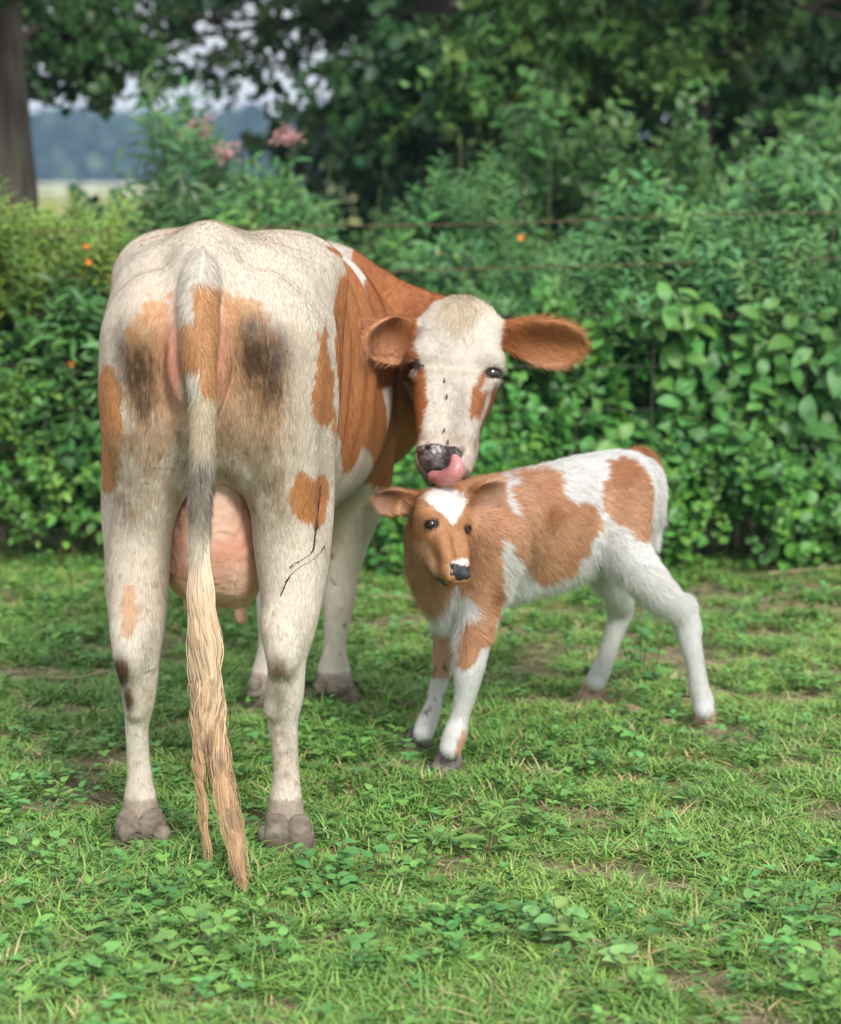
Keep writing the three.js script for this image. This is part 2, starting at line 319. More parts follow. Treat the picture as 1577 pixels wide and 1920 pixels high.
const SP = {
  maple: [1, 2, 3].map((s) => sprig('lobed', 7, 0.26, 0.115, s, false)), ovalS: [4, 5].map((s) => sprig('oval', 8, 0.24, 0.075, s)), roundS: [6, 7].map((s) => sprig('round', 8, 0.22, 0.05, s)),
  feather: [8, 9].map((s) => sprig('narrow', 26, 0.34, 0.075, s, false)), willow: [10, 11].map((s) => sprig('narrow', 9, 0.26, 0.13, s, false)), big: [12, 13].map((s) => sprig('oval2', 6, 0.3, 0.125, s)), pinnate: [14, 15].map((s) => sprig('oval', 12, 0.22, 0.045, s)), plume: [16, 17].map((s) => sprig('narrow', 34, 0.2, 0.03, s, false)),
};
function instances(name, geo, mat, mats, cols, parent) {
  const im = new THREE.InstancedMesh(geo, mat, mats.length), c = new THREE.Color();
  mats.forEach((m, i) => { im.setMatrixAt(i, m); im.setColorAt(i, c.setRGB(...cols[i])); });
  im.name = name; im.castShadow = im.receiveShadow = true; im.userData.kind = 'stuff'; parent.add(im); return im;
}
const tint = (c, R, v = 0.3, h = 0.15) => { const k = 1 + (R() - 0.5) * 2.4 * v, w = (R() - 0.5) * 2 * h; return [clamp(c[0] * k * (1 + w * 1.4)), clamp(c[1] * k), clamp(c[2] * k * (1 - w))]; };
function struct(name, geo, mat) { const m = shadow(new THREE.Mesh(geo, mat)); m.name = name; m.userData.kind = 'structure'; scene.add(m); return m; }

// ---------- ground, far field ----------
const bump = (x, z) => 0.012 * fbm(x * 1.3, 0.5, z * 1.3, 2) + 0.008 * nz3(x * 5, 1.5, z * 5);
const bare = (x, z) => sstep(0.02, 0.3, 0.55 * fbm(x * 1.3 + 3.3, 7.7, z * 1.6, 2) + 0.5 * nz3(x * 4.2, 2.2, z * 5.5) + 0.3 * nz3(x * 9.5, 5.2, z * 11) + 0.1 * sstep(-6.0, -7.4, z) + 0.13 * sstep(0.1, 1.0, x)); // worn, thin turf
{
  const lines = (lo, hi, s, far) => { const a = []; for (let v = lo; v <= hi + 1e-6; v += s) a.push(v); let d = s; for (let v = hi; v < far;) { d *= 1.6; v += d; a.push(v); } d = s; for (let v = lo; v > -far;) { d *= 1.6; v -= d; a.unshift(v); } return a; };
  const xs = lines(-2.4, 2.4, 0.04, 700), zs = lines(-9, -3, 0.04, 700), pos = [], uv = [], idx = [];
  for (const z of zs) for (const x of xs) { pos.push(x, Math.abs(x) < 3 && z < -2.4 && z > -10 ? bump(x, z) : 0, z); uv.push(x / 3, z / 3); }
  for (let j = 0; j + 1 < zs.length; j++) for (let i = 0; i + 1 < xs.length; i++) { const a = j * xs.length + i, b = a + xs.length; idx.push(a, b, a + 1, a + 1, b, b + 1); }
  const g = toGeo(pos, null, null, idx); g.setAttribute('uv', new THREE.BufferAttribute(new Float32Array(uv), 2));
  const S = 1024, d = new Uint8Array(S * S * 4), srgb = (v) => 255 * Math.pow(clamp(v), 1 / 2.2), R = rng(3);
  for (let j = 0; j < S; j++) for (let i = 0; i < S; i++) { // 3 m of thatch, moss and soil crumbs; wraps around
    const u = (i / S) * Math.PI * 2, v = (j / S) * Math.PI * 2, a = Math.cos(u), b = Math.sin(u), c = Math.cos(v), e = Math.sin(v);
    const n1 = nz3(a * 2.1 + c * 1.7, b * 2.1 + e * 1.7, a * c * 2), n2 = nz3((i / S) * 64 + 0.3, (j / S) * 64, 3.3), n3 = R() - 0.5;
    let k = mixC([0.17, 0.13, 0.075], [0.12, 0.15, 0.045], clamp(0.5 + n1)); k = mixC(k, [0.34, 0.25, 0.15], clamp(0.9 * n2 + 0.5 * n3)); k = mixC(k, [0.07, 0.052, 0.033], clamp(-1.1 * n2 + 0.6 * n3 - 0.1));
    const o = (j * S + i) * 4; d[o] = srgb(k[0]); d[o + 1] = srgb(k[1]); d[o + 2] = srgb(k[2]); d[o + 3] = 255;
  }
  const t = new THREE.DataTexture(d, S, S); t.colorSpace = THREE.SRGBColorSpace; t.wrapS = t.wrapT = THREE.RepeatWrapping; t.magFilter = THREE.LinearFilter; t.needsUpdate = true;
  struct('ground', g, new THREE.MeshStandardMaterial({ map: t, roughness: 1 }));
  struct('far_field', new THREE.PlaneGeometry(1000, 480).rotateX(-Math.PI / 2).translate(0, 0.03, -268), new THREE.MeshStandardMaterial({ color: new THREE.Color(0.23, 0.25, 0.045), roughness: 1 }));
}
{ // far-off wood at the edge of the field: one mass of crowns
  const R = rng(41), ms = [], cs = [], m = new THREE.Matrix4(), q = new THREE.Quaternion(), e = new THREE.Euler();
  const g = mergeGeometries(Array.from({ length: 14 }, () => LF.lobed.clone().scale(1.6, 1.6, 1.6).applyMatrix4(new THREE.Matrix4().makeRotationFromEuler(e.set(R() * 6, R() * 6, R() * 6)).setPosition((R() - 0.5) * 1.6, (R() - 0.5) * 1.6, (R() - 0.5) * 1.6))));
  for (let i = 0; i < 5200; i++) {
    const x = (R() - 0.62) * 330, top = 10.5 + 4.5 * nz3(x * 0.06, 1, 2) + 2 * nz3(x * 0.2, 3, 1), y = 0.3 + R() * top * 0.95, z = -475 + (R() - 0.5) * 36;
    ms.push(new THREE.Matrix4().compose(new THREE.Vector3(x, y, z), q.setFromEuler(e.set(R() * 6, R() * 6, R() * 6)), new THREE.Vector3(1, 1, 1).multiplyScalar(2.2 + 2 * R()))); cs.push(tint([0.04, 0.085, 0.035], R, 0.35));
  }
  const wood = instances('far_wood', g, leafMat, ms, cs, scene); wood.userData.label = 'hazy blue-green line of far-off trees beyond the field'; wood.userData.category = 'wood';
}
{ // pale rail fence across the field
  const f = thing('rail_fence', 'low white rail fence far off across the yellow-green field', 'fence', [-21, 0, -150]), wm = new THREE.MeshStandardMaterial({ color: new THREE.Color(0.72, 0.72, 0.7), roughness: 0.7 });
  for (let i = -3; i <= 3; i++) part('post', new THREE.BoxGeometry(0.16, 1.15, 0.16).translate(i * 2.4, 0.575, 0), wm, f);
  for (const y of [0.45, 0.98]) part('rail', new THREE.BoxGeometry(14.4, 0.15, 0.05).translate(0, y, 0.11), wm, f);
}

// ---------- trees ----------
const trunkMat = new THREE.MeshStandardMaterial({ vertexColors: true, roughness: 0.95 });
function limb(a, b, ra, rb, sag, seed, wob = 0.15) { // bent tapering branch
  const R = rng(seed), d = sub(b, a), L = Math.hypot(...d), mid = add(add(mixA(a, b, 0.5), [0, sag * L, 0]), [R() - 0.5, R() - 0.5, R() - 0.5], wob * L);
  const big = wob < 0.1, c = spline([[...a, ra], [...mid, (ra + rb) / 2], [...b, rb]], big ? 60 : 5), pos = [], idx = [], col = [], S = big ? 40 : 7;
  c.forEach((q, i) => { const n = c[Math.min(i + 1, c.length - 1)], p = c[Math.max(i - 1, 0)], [X, , Z] = frameOf(sub(n.slice(0, 3), p.slice(0, 3)), [0.3, 0.1, 1]); for (let k = 0; k < S; k++) { const t = (k / S) * 6.2832, v = big ? nz3(Math.cos(t) * 7, i * 0.16, Math.sin(t) * 7 + seed) + 0.6 * nz3(Math.cos(t) * 18, i * 0.35, Math.sin(t) * 18) : 0, r = q[3] * (1 + (big ? 0.09 * v : 0.14 * nz3(k * 1.7, i * 0.7, seed))), lichen = big ? sstep(0.25, 0.6, nz3(Math.cos(t) * 3, i * 0.09, Math.sin(t) * 3 + 4)) : 0; if (big) col.push(...mixC(mixC([0.035, 0.028, 0.022], [0.085, 0.07, 0.055], clamp(0.5 + v)), [0.075, 0.10, 0.055], lichen * 0.8)); pos.push(...add(add(q.slice(0, 3), X, Math.cos(t) * r), Z, Math.sin(t) * r)); } });
  for (let i = 0; i + 1 < c.length; i++) for (let k = 0; k < S; k++) { const p0 = i * S + k, p1 = i * S + ((k + 1) % S); idx.push(p0, p0 + S, p1, p1, p0 + S, p1 + S); }
  return { geo: toGeo(pos, null, big ? col : null, idx), at: (t) => c[Math.round(clamp(t) * (c.length - 1))].slice(0, 3) };
}
// o: { at, h, lean, r, bare (height of the lowest limb), spread, kind, n, col, droop, low: limbs that hang into view }
function tree(label, o, seed) {
  const R = rng(seed), t = thing('tree', label, 'tree', o.at, 'trees behind the fence line'), top = [o.lean[0], o.h, o.lean[1]];
  const tr = limb([0, -0.05, 0], top, o.r, o.r * 0.25, 0, seed, 0.03); part('trunk', tr.geo, trunkMat, t);
  const tips = [], limbs = [];
  for (let i = 0; i < o.limbs; i++) {
    const hh = o.bare + (o.h - o.bare) * Math.pow(i / o.limbs, 0.9), a = i * 2.4 + seed + (R() - 0.5), p = tr.at(hh / o.h), len = o.spread * (1 - 0.55 * (hh / o.h)) * (0.7 + 0.5 * R());
    const e = [p[0] + Math.cos(a) * len, p[1] + len * (o.rise + 0.25 * R()), p[2] + Math.sin(a) * len], lb = limb(p, e, o.r * 0.2 * (1 - 0.5 * (hh / o.h)), 0.012, 0.12, seed + i * 7);
    part('limb', lb.geo, barkMat, t);
    for (let k = 0; k < 5; k++) { const s = lb.at(0.35 + 0.65 * R()), b = a + (R() - 0.5) * 2.2, l2 = len * (0.25 + 0.3 * R()), f = [s[0] + Math.cos(b) * l2, s[1] + l2 * (R() - 0.45 - (o.droop ?? 0)), s[2] + Math.sin(b) * l2], tw = limb(s, f, 0.014, 0.005, 0.1, seed + i * 31 + k); limbs.push(tw.geo); tips.push([s, f]); }
    tips.push([lb.at(0.6), e]);
  }
  for (const e of o.boughs ?? []) { // long low boughs
    const p = tr.at((e[1] + 0.15) / o.h), lb = limb(p, e, o.r * 0.22, 0.01, 0.06, seed + Math.round(e[0] * 100)); part('limb', lb.geo, barkMat, t);
    for (let k = 0; k < 12; k++) { const s = lb.at(0.3 + 0.7 * R()), f = [s[0] + (R() - 0.5) * 0.9, s[1] - 0.3 * R(), s[2] + (R() - 0.5) * 0.9], tw = limb(s, f, 0.009, 0.004, 0.1, seed + k * 17); limbs.push(tw.geo); tips.push([s, f]); }
  }
  part('twigs', mergeGeometries(limbs), barkMat, t).userData.kind = 'stuff';
  const kinds = SP[o.kind], per = kinds.map(() => [[], []]), lowTips = tips.filter((q) => q[1][1] < 3.3);
  for (let i = 0; i < o.n; i++) {
    const pool = R() < 0.62 && lowTips.length ? lowTips : tips, [s, f] = pool[Math.floor(R() * pool.length)], q = mixA(s, f, Math.pow(R(), 0.7) * 1.1), sc = o.blob ?? 0.35;
    const p = [q[0] + (R() + R() - 1) * sc, q[1] + (R() + R() - 1) * sc * 0.8, q[2] + (R() + R() - 1) * sc];
    if (nz3(p[0] * 1.6 + seed, p[1] * 1.8, p[2] * 1.6) < (o.gap ?? -0.35)) continue;
    const d = norm([R() - 0.5, -0.35 + 0.6 * (R() - 0.5), R() - 0.5]), k = Math.floor(R() * kinds.length);
    per[k][0].push(placed(kinds[k], p, d, [R() - 0.5, 0.8, R() - 0.2], (o.ls ?? 1) * (0.7 + 0.6 * R()), R)); per[k][1].push(tint(o.col, R, 0.3, 0.18));
  }
  const crown = new THREE.Group(); crown.name = 'crown'; t.add(crown);
  kinds.forEach((g, k) => instances('foliage', g, leafMat, per[k][0], per[k][1], crown));
  return t;
}
tree('dark-trunked tree at the left edge of the photo, beside the sky gap', { at: [-2.1, 0, -10.9], h: 7, lean: [-0.15, -0.4], r: 0.2, bare: 1.3, spread: 1.1, rise: 0.1, limbs: 15, kind: 'maple', ls: 0.62, n: 1700, col: [0.045, 0.115, 0.03], blob: 0.4 }, 101);
tree('open-crowned tree with pale sky showing between its dark lobed leaves', { at: [0.2, 0, -13.4], h: 7.5, lean: [-0.1, 0], r: 0.14, bare: 1.95, spread: 3.6, rise: 0.05, limbs: 20, kind: 'maple', ls: 0.48, n: 2300, boughs: [[-2.4, 2.62, 0.3], [-1.75, 2.5, 0.6], [-2.75, 2.9, -0.4], [-1.35, 2.75, 0.2], [-2.1, 2.95, 0.9], [-2.0, 2.4, -0.2]], col: [0.04, 0.10, 0.028], blob: 0.45, droop: 0.1, gap: -0.12 }, 202);
tree('wide-spreading tree whose sparse leafy boughs hang across the pale sky at upper left', { at: [-2.9, 0, -13.6], h: 7, lean: [0.6, 0], r: 0.16, bare: 2.15, spread: 4.0, rise: 0.02, limbs: 26, kind: 'maple', ls: 0.48, n: 2600, col: [0.045, 0.11, 0.028], blob: 0.5, droop: 0.05, gap: -0.08 }, 808);
tree('dark dense tree right behind the cow\'s head and the fence', { at: [0.75, 0, -12.3], h: 7, lean: [0.2, 0.1], r: 0.1, bare: 0.9, spread: 1.8, rise: 0.1, limbs: 20, kind: 'maple', ls: 0.75, n: 5200, col: [0.04, 0.11, 0.032], droop: 0.2 }, 303);
tree('leaning tree with light green hanging sprays over the right of the fence', { at: [1.7, 0, -11.6], h: 6.5, lean: [-0.5, 0.3], r: 0.06, bare: 1.0, spread: 1.7, rise: 0.12, limbs: 18, kind: 'ovalS', n: 3600, col: [0.10, 0.215, 0.045], droop: 0.25 }, 404);
tree('yellow-green bushy tree at the right edge of the photo', { at: [2.75, 0, -11.9], h: 6.5, lean: [-0.2, 0.2], r: 0.12, bare: 0.8, spread: 1.6, rise: 0.15, limbs: 17, kind: 'ovalS', n: 3200, col: [0.11, 0.21, 0.04], droop: 0.2 }, 505);
tree('deep green tree in the shade farthest back, right of the open-crowned one', { at: [2.1, 0, -16.5], h: 8, lean: [0, 0], r: 0.09, bare: 0.6, spread: 3.0, rise: 0.1, limbs: 24, kind: 'maple', n: 3800, col: [0.04, 0.105, 0.032], blob: 0.6, droop: 0.25, ls: 1.25 }, 606);
tree('shaded tree far back behind the right edge of the fence', { at: [4.0, 0, -16.5], h: 8, lean: [0, 0], r: 0.2, bare: 0.6, spread: 3.0, rise: 0.1, limbs: 24, kind: 'maple', n: 3600, col: [0.042, 0.11, 0.035], blob: 0.6, droop: 0.25, ls: 1.25 }, 707);

// ---------- hedgerow plants along the fence ----------
const onParts = { left: 0 };
// o: { x: [lo, hi], z: [front, back], y: [lo, hi], kind, n, col, leaf (own leaf shape for pieces), len, pieces, top(x) }
function bush(name, label, cat, o, seed) {
  const R = rng(seed), cx = (o.x[0] + o.x[1]) / 2, at = [cx, 0, (o.z[0] + o.z[1]) / 2], b = thing(name, label, cat, at, o.group), kinds = SP[o.kind], per = kinds.map(() => [[], []]), nst = o.stems ?? 9, feet = [];
  for (let i = 0; i < nst; i++) feet.push([o.x[0] + (o.x[1] - o.x[0]) * R() - at[0], 0, o.z[0] + (o.z[1] - o.z[0]) * R() - at[2]]);
  for (const f of feet) part('stem', limb(f, add(f, [(R() - 0.5) * 0.3, o.y[1] * (0.7 + 0.25 * R()), (R() - 0.5) * 0.2]), 0.006, 0.003, 0.02, seed + f[0] * 99).geo, twigMat, b);
  const spot = (front) => {
    for (let k = 0; k < 30; k++) {
      const u = R(), x = o.x[0] + (o.x[1] - o.x[0]) * u, edge = Math.min(1, Math.min(u, 1 - u) * 6 + 0.25), hi = o.y[1] * (0.86 + 0.3 * nz3(x * 2.3, seed, 1)) * (0.55 + 0.45 * edge), y = o.y[0] + (hi - o.y[0]) * Math.pow(R(), o.pow ?? 0.8);
      const belly = 0.22 * nz3(x * 2.6, y * 2.6, seed * 0.37), z = o.z[0] + belly - (front ? 0.1 * R() : (o.z[0] - o.z[1]) * Math.pow(R(), 1.3));
      if (nz3(x * 3.2, y * 3.4, z * 3.2 + seed) > (o.gap ?? -0.16)) return [x - at[0], y, z - at[2]];
    }
    return null;
  };
  for (let i = 0; i < o.n; i++) {
    const p = spot(false); if (!p) continue; const k = Math.floor(R() * kinds.length), d = norm([(R() - 0.5) * 1.2, (o.up ?? 0.5) + 0.7 * (R() - 0.5), 0.25 + 0.6 * (R() - 0.4)]);
    per[k][0].push(placed(kinds[k], p, d, [R() - 0.5, 0.7, 0.9], (o.s ?? 1) * (0.65 + 0.6 * R()), R)); per[k][1].push(tint(o.col, R, 0.28, 0.16));
  }
  kinds.forEach((g, k) => instances('foliage', g, leafMat, per[k][0], per[k][1], b));
  if (o.pieces) { // single leaves that can be picked out on the near side
    const mats = Array.from({ length: 6 }, () => { const m = leafMatOf(0.5); m.color.setRGB(...tint(o.lcol ?? o.col, R, 0.25, 0.14)); return m; });
    for (let i = 0; i < o.pieces; i++) {
      const p = spot(true); if (!p) continue;
      const l = shadow(new THREE.Mesh(LF[o.leaf[Math.floor(R() * o.leaf.length)]], mats[Math.floor(R() * 6)])); l.name = i ? 'leaf_' + String(i).padStart(3, '0') : 'leaf';
      l.applyMatrix4(placed(null, p, norm([(R() - 0.5) * 1.6, -0.15 + 0.9 * (R() - 0.5), 0.3 + 0.5 * R()]), [0.6 * (R() - 0.5), 0.75 + 0.3 * R(), 0.6], o.len * (0.65 + 0.6 * R()), R)); b.add(l);
    }
  }
  for (const [px, py, pz] of o.flowers ?? []) part(o.blossom ?? 'blossom', o.flowerGeo(px - at[0], py, pz - at[2], R), o.flowerMat, b);
  return b;
}
const orange = new THREE.MeshStandardMaterial({ color: new THREE.Color(0.75, 0.24, 0.025), roughness: 0.6 });
const orangeFlower = (x, y, z, R) => mergeGeometries([0, 1, 2, 3].map((i) => LF.round.clone().scale(0.016, 0.016, 0.016).rotateX(0.5).rotateZ(i * 1.57 + R()).translate(x, y, z)));
const pink = new THREE.MeshStandardMaterial({ color: new THREE.Color(0.50, 0.27, 0.27), roughness: 0.9 });
const pinkHead = (x, y, z, R) => mergeGeometries(Array.from({ length: 60 }, () => LF.narrow.clone().scale(0.05, 0.035, 0.05).rotateX(R() * 6).rotateZ(R() * 6).translate(x + (R() + R() - 1) * 0.075, y + (R() + R() - 1) * 0.055, z + (R() + R() - 1) * 0.08)));
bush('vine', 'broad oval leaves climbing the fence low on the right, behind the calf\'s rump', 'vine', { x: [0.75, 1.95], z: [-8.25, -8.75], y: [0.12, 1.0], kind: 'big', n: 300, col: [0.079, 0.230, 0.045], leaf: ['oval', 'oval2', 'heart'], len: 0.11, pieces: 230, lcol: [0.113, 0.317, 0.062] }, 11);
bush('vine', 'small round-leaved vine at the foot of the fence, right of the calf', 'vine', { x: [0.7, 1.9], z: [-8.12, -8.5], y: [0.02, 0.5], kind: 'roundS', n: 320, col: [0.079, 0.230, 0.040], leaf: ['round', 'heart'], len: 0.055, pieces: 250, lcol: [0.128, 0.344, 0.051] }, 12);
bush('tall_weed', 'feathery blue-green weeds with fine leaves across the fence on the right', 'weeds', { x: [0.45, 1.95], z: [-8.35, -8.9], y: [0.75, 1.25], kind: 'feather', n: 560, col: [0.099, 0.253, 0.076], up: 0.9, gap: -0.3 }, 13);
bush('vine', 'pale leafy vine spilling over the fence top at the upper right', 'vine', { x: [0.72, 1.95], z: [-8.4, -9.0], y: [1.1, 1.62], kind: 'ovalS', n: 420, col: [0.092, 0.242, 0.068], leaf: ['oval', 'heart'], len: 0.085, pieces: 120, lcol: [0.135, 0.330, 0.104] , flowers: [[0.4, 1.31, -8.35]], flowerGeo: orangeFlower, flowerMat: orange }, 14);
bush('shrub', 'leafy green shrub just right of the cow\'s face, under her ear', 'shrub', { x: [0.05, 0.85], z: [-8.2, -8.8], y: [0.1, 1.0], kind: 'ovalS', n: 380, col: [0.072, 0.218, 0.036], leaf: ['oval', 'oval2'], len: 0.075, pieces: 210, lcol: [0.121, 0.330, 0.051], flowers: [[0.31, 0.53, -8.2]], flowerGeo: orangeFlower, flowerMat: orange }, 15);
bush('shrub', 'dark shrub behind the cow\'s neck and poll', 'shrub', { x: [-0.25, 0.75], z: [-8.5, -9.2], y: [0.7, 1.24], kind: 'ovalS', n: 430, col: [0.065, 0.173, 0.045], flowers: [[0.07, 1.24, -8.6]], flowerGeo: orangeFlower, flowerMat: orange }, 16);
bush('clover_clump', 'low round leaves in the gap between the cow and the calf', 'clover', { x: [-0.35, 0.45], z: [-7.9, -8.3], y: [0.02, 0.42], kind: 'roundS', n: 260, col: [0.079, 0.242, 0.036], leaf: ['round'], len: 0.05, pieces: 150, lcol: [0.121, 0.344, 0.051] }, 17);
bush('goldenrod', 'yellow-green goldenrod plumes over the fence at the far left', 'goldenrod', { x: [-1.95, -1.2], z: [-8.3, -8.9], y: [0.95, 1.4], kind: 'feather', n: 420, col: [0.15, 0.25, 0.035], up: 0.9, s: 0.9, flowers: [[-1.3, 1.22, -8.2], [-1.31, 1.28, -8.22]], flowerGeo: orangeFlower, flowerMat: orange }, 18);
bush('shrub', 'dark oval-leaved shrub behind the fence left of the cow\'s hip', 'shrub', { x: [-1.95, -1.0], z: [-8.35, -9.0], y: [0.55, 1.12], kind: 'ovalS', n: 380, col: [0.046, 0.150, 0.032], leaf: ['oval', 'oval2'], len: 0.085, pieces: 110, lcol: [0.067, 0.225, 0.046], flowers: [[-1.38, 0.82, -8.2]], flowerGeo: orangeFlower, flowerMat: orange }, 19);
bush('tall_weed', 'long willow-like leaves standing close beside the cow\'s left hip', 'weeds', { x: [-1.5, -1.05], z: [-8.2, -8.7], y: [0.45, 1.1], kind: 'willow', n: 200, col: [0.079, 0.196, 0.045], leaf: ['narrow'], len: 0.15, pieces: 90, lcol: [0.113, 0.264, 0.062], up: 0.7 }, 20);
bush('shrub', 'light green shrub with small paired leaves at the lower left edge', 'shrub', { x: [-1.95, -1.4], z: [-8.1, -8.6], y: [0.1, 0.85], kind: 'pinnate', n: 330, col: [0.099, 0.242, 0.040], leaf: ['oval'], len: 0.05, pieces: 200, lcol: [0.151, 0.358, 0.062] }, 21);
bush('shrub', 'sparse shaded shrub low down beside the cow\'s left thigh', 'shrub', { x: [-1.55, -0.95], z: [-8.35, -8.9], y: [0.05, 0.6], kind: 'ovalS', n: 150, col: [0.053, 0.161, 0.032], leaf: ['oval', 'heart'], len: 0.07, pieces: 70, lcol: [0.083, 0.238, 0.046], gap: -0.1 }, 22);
bush('shrub', 'tangled bush behind the cow\'s back, left of the flowering plant', 'shrub', { x: [-1.5, -0.6], z: [-8.6, -9.4], y: [0.9, 1.4], kind: 'ovalS', n: 420, col: [0.092, 0.218, 0.040] }, 23);
bush('flowering_weed', 'tall weed with dusty pink flower heads behind the cow\'s back', 'weed', { x: [-1.3, -0.45], z: [-9.4, -10.0], y: [0.8, 1.75], kind: 'willow', n: 330, col: [0.072, 0.184, 0.054], up: 0.9, pow: 0.9, stems: 12, flowers: [[-0.99, 1.77, -9.5], [-0.87, 1.66, -9.5], [-0.60, 1.72, -9.45]], flowerGeo: pinkHead, flowerMat: pink, blossom: 'flower_head' }, 24);
bush('shrub', 'green bush behind the cow\'s rump, below the dark trees', 'shrub', { x: [-0.75, 0.15], z: [-8.7, -9.4], y: [0.8, 1.38], kind: 'ovalS', n: 380, col: [0.059, 0.173, 0.040] }, 25);
bush('tall_weed', 'single tall green spire above the cow\'s neck', 'weed', { x: [0.0, 0.4], z: [-9.4, -9.8], y: [0.9, 1.72], kind: 'feather', n: 120, col: [0.072, 0.196, 0.054], up: 1.2, stems: 5 }, 26);
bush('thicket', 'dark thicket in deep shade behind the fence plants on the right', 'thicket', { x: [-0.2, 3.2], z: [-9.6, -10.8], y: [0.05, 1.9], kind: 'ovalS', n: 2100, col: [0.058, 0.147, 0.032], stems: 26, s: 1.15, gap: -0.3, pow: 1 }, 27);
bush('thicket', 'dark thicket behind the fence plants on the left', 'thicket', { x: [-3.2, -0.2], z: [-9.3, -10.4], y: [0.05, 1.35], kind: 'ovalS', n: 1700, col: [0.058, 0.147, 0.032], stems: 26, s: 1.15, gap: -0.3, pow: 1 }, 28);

// ---------- woven wire fence ----------
{
  const f = thing('wire_fence', 'rusty woven wire fence almost hidden by the plants', 'fence', [0, 0, -8.2]), rust = new THREE.MeshStandardMaterial({ color: new THREE.Color(0.16, 0.085, 0.055), roughness: 0.8, metalness: 0.2 }), zinc = new THREE.MeshStandardMaterial({ color: new THREE.Color(0.13, 0.115, 0.10), roughness: 0.75, metalness: 0.3 });
  const wireY = [0.16, 0.26, 0.36, 0.49, 0.65, 0.82, 1.02, 1.2, 1.38], tube = (pts, r) => new THREE.TubeGeometry(new THREE.CatmullRomCurve3(pts.map((p) => new THREE.Vector3(...p))), 40, r, 5);
  wireY.forEach((y, k) => part('wire', tube(Array.from({ length: 11 }, (_, i) => { const x = -2.6 + i * 0.52; return [x, y - 0.012 * Math.sin(((x + 2.6) / 5.2) * Math.PI) + 0.012 * nz3(x * 1.3, k * 3.3, 1) + (k > 6 ? 0.025 * x : 0), 0.015 * nz3(x, k * 2.1, 5)]; }), k > 6 ? 0.0026 : 0.0017), k > 5 ? rust : zinc, f));
  for (let i = 0; i < 17; i++) { const x = -2.4 + i * 0.3; part('stay', tube(Array.from({ length: 7 }, (_, j) => [x + 0.02 * nz3(i * 3.1, j * 0.5, 2) + j * 0.004, 0.16 + j * 0.143, 0.004]), 0.002), zinc, f); }
  for (const x of [-2.62, 2.62]) part('post', new THREE.CylinderGeometry(0.05, 0.06, 1.65, 12).translate(x, 0.78, -0.07), barkMat, f);
}


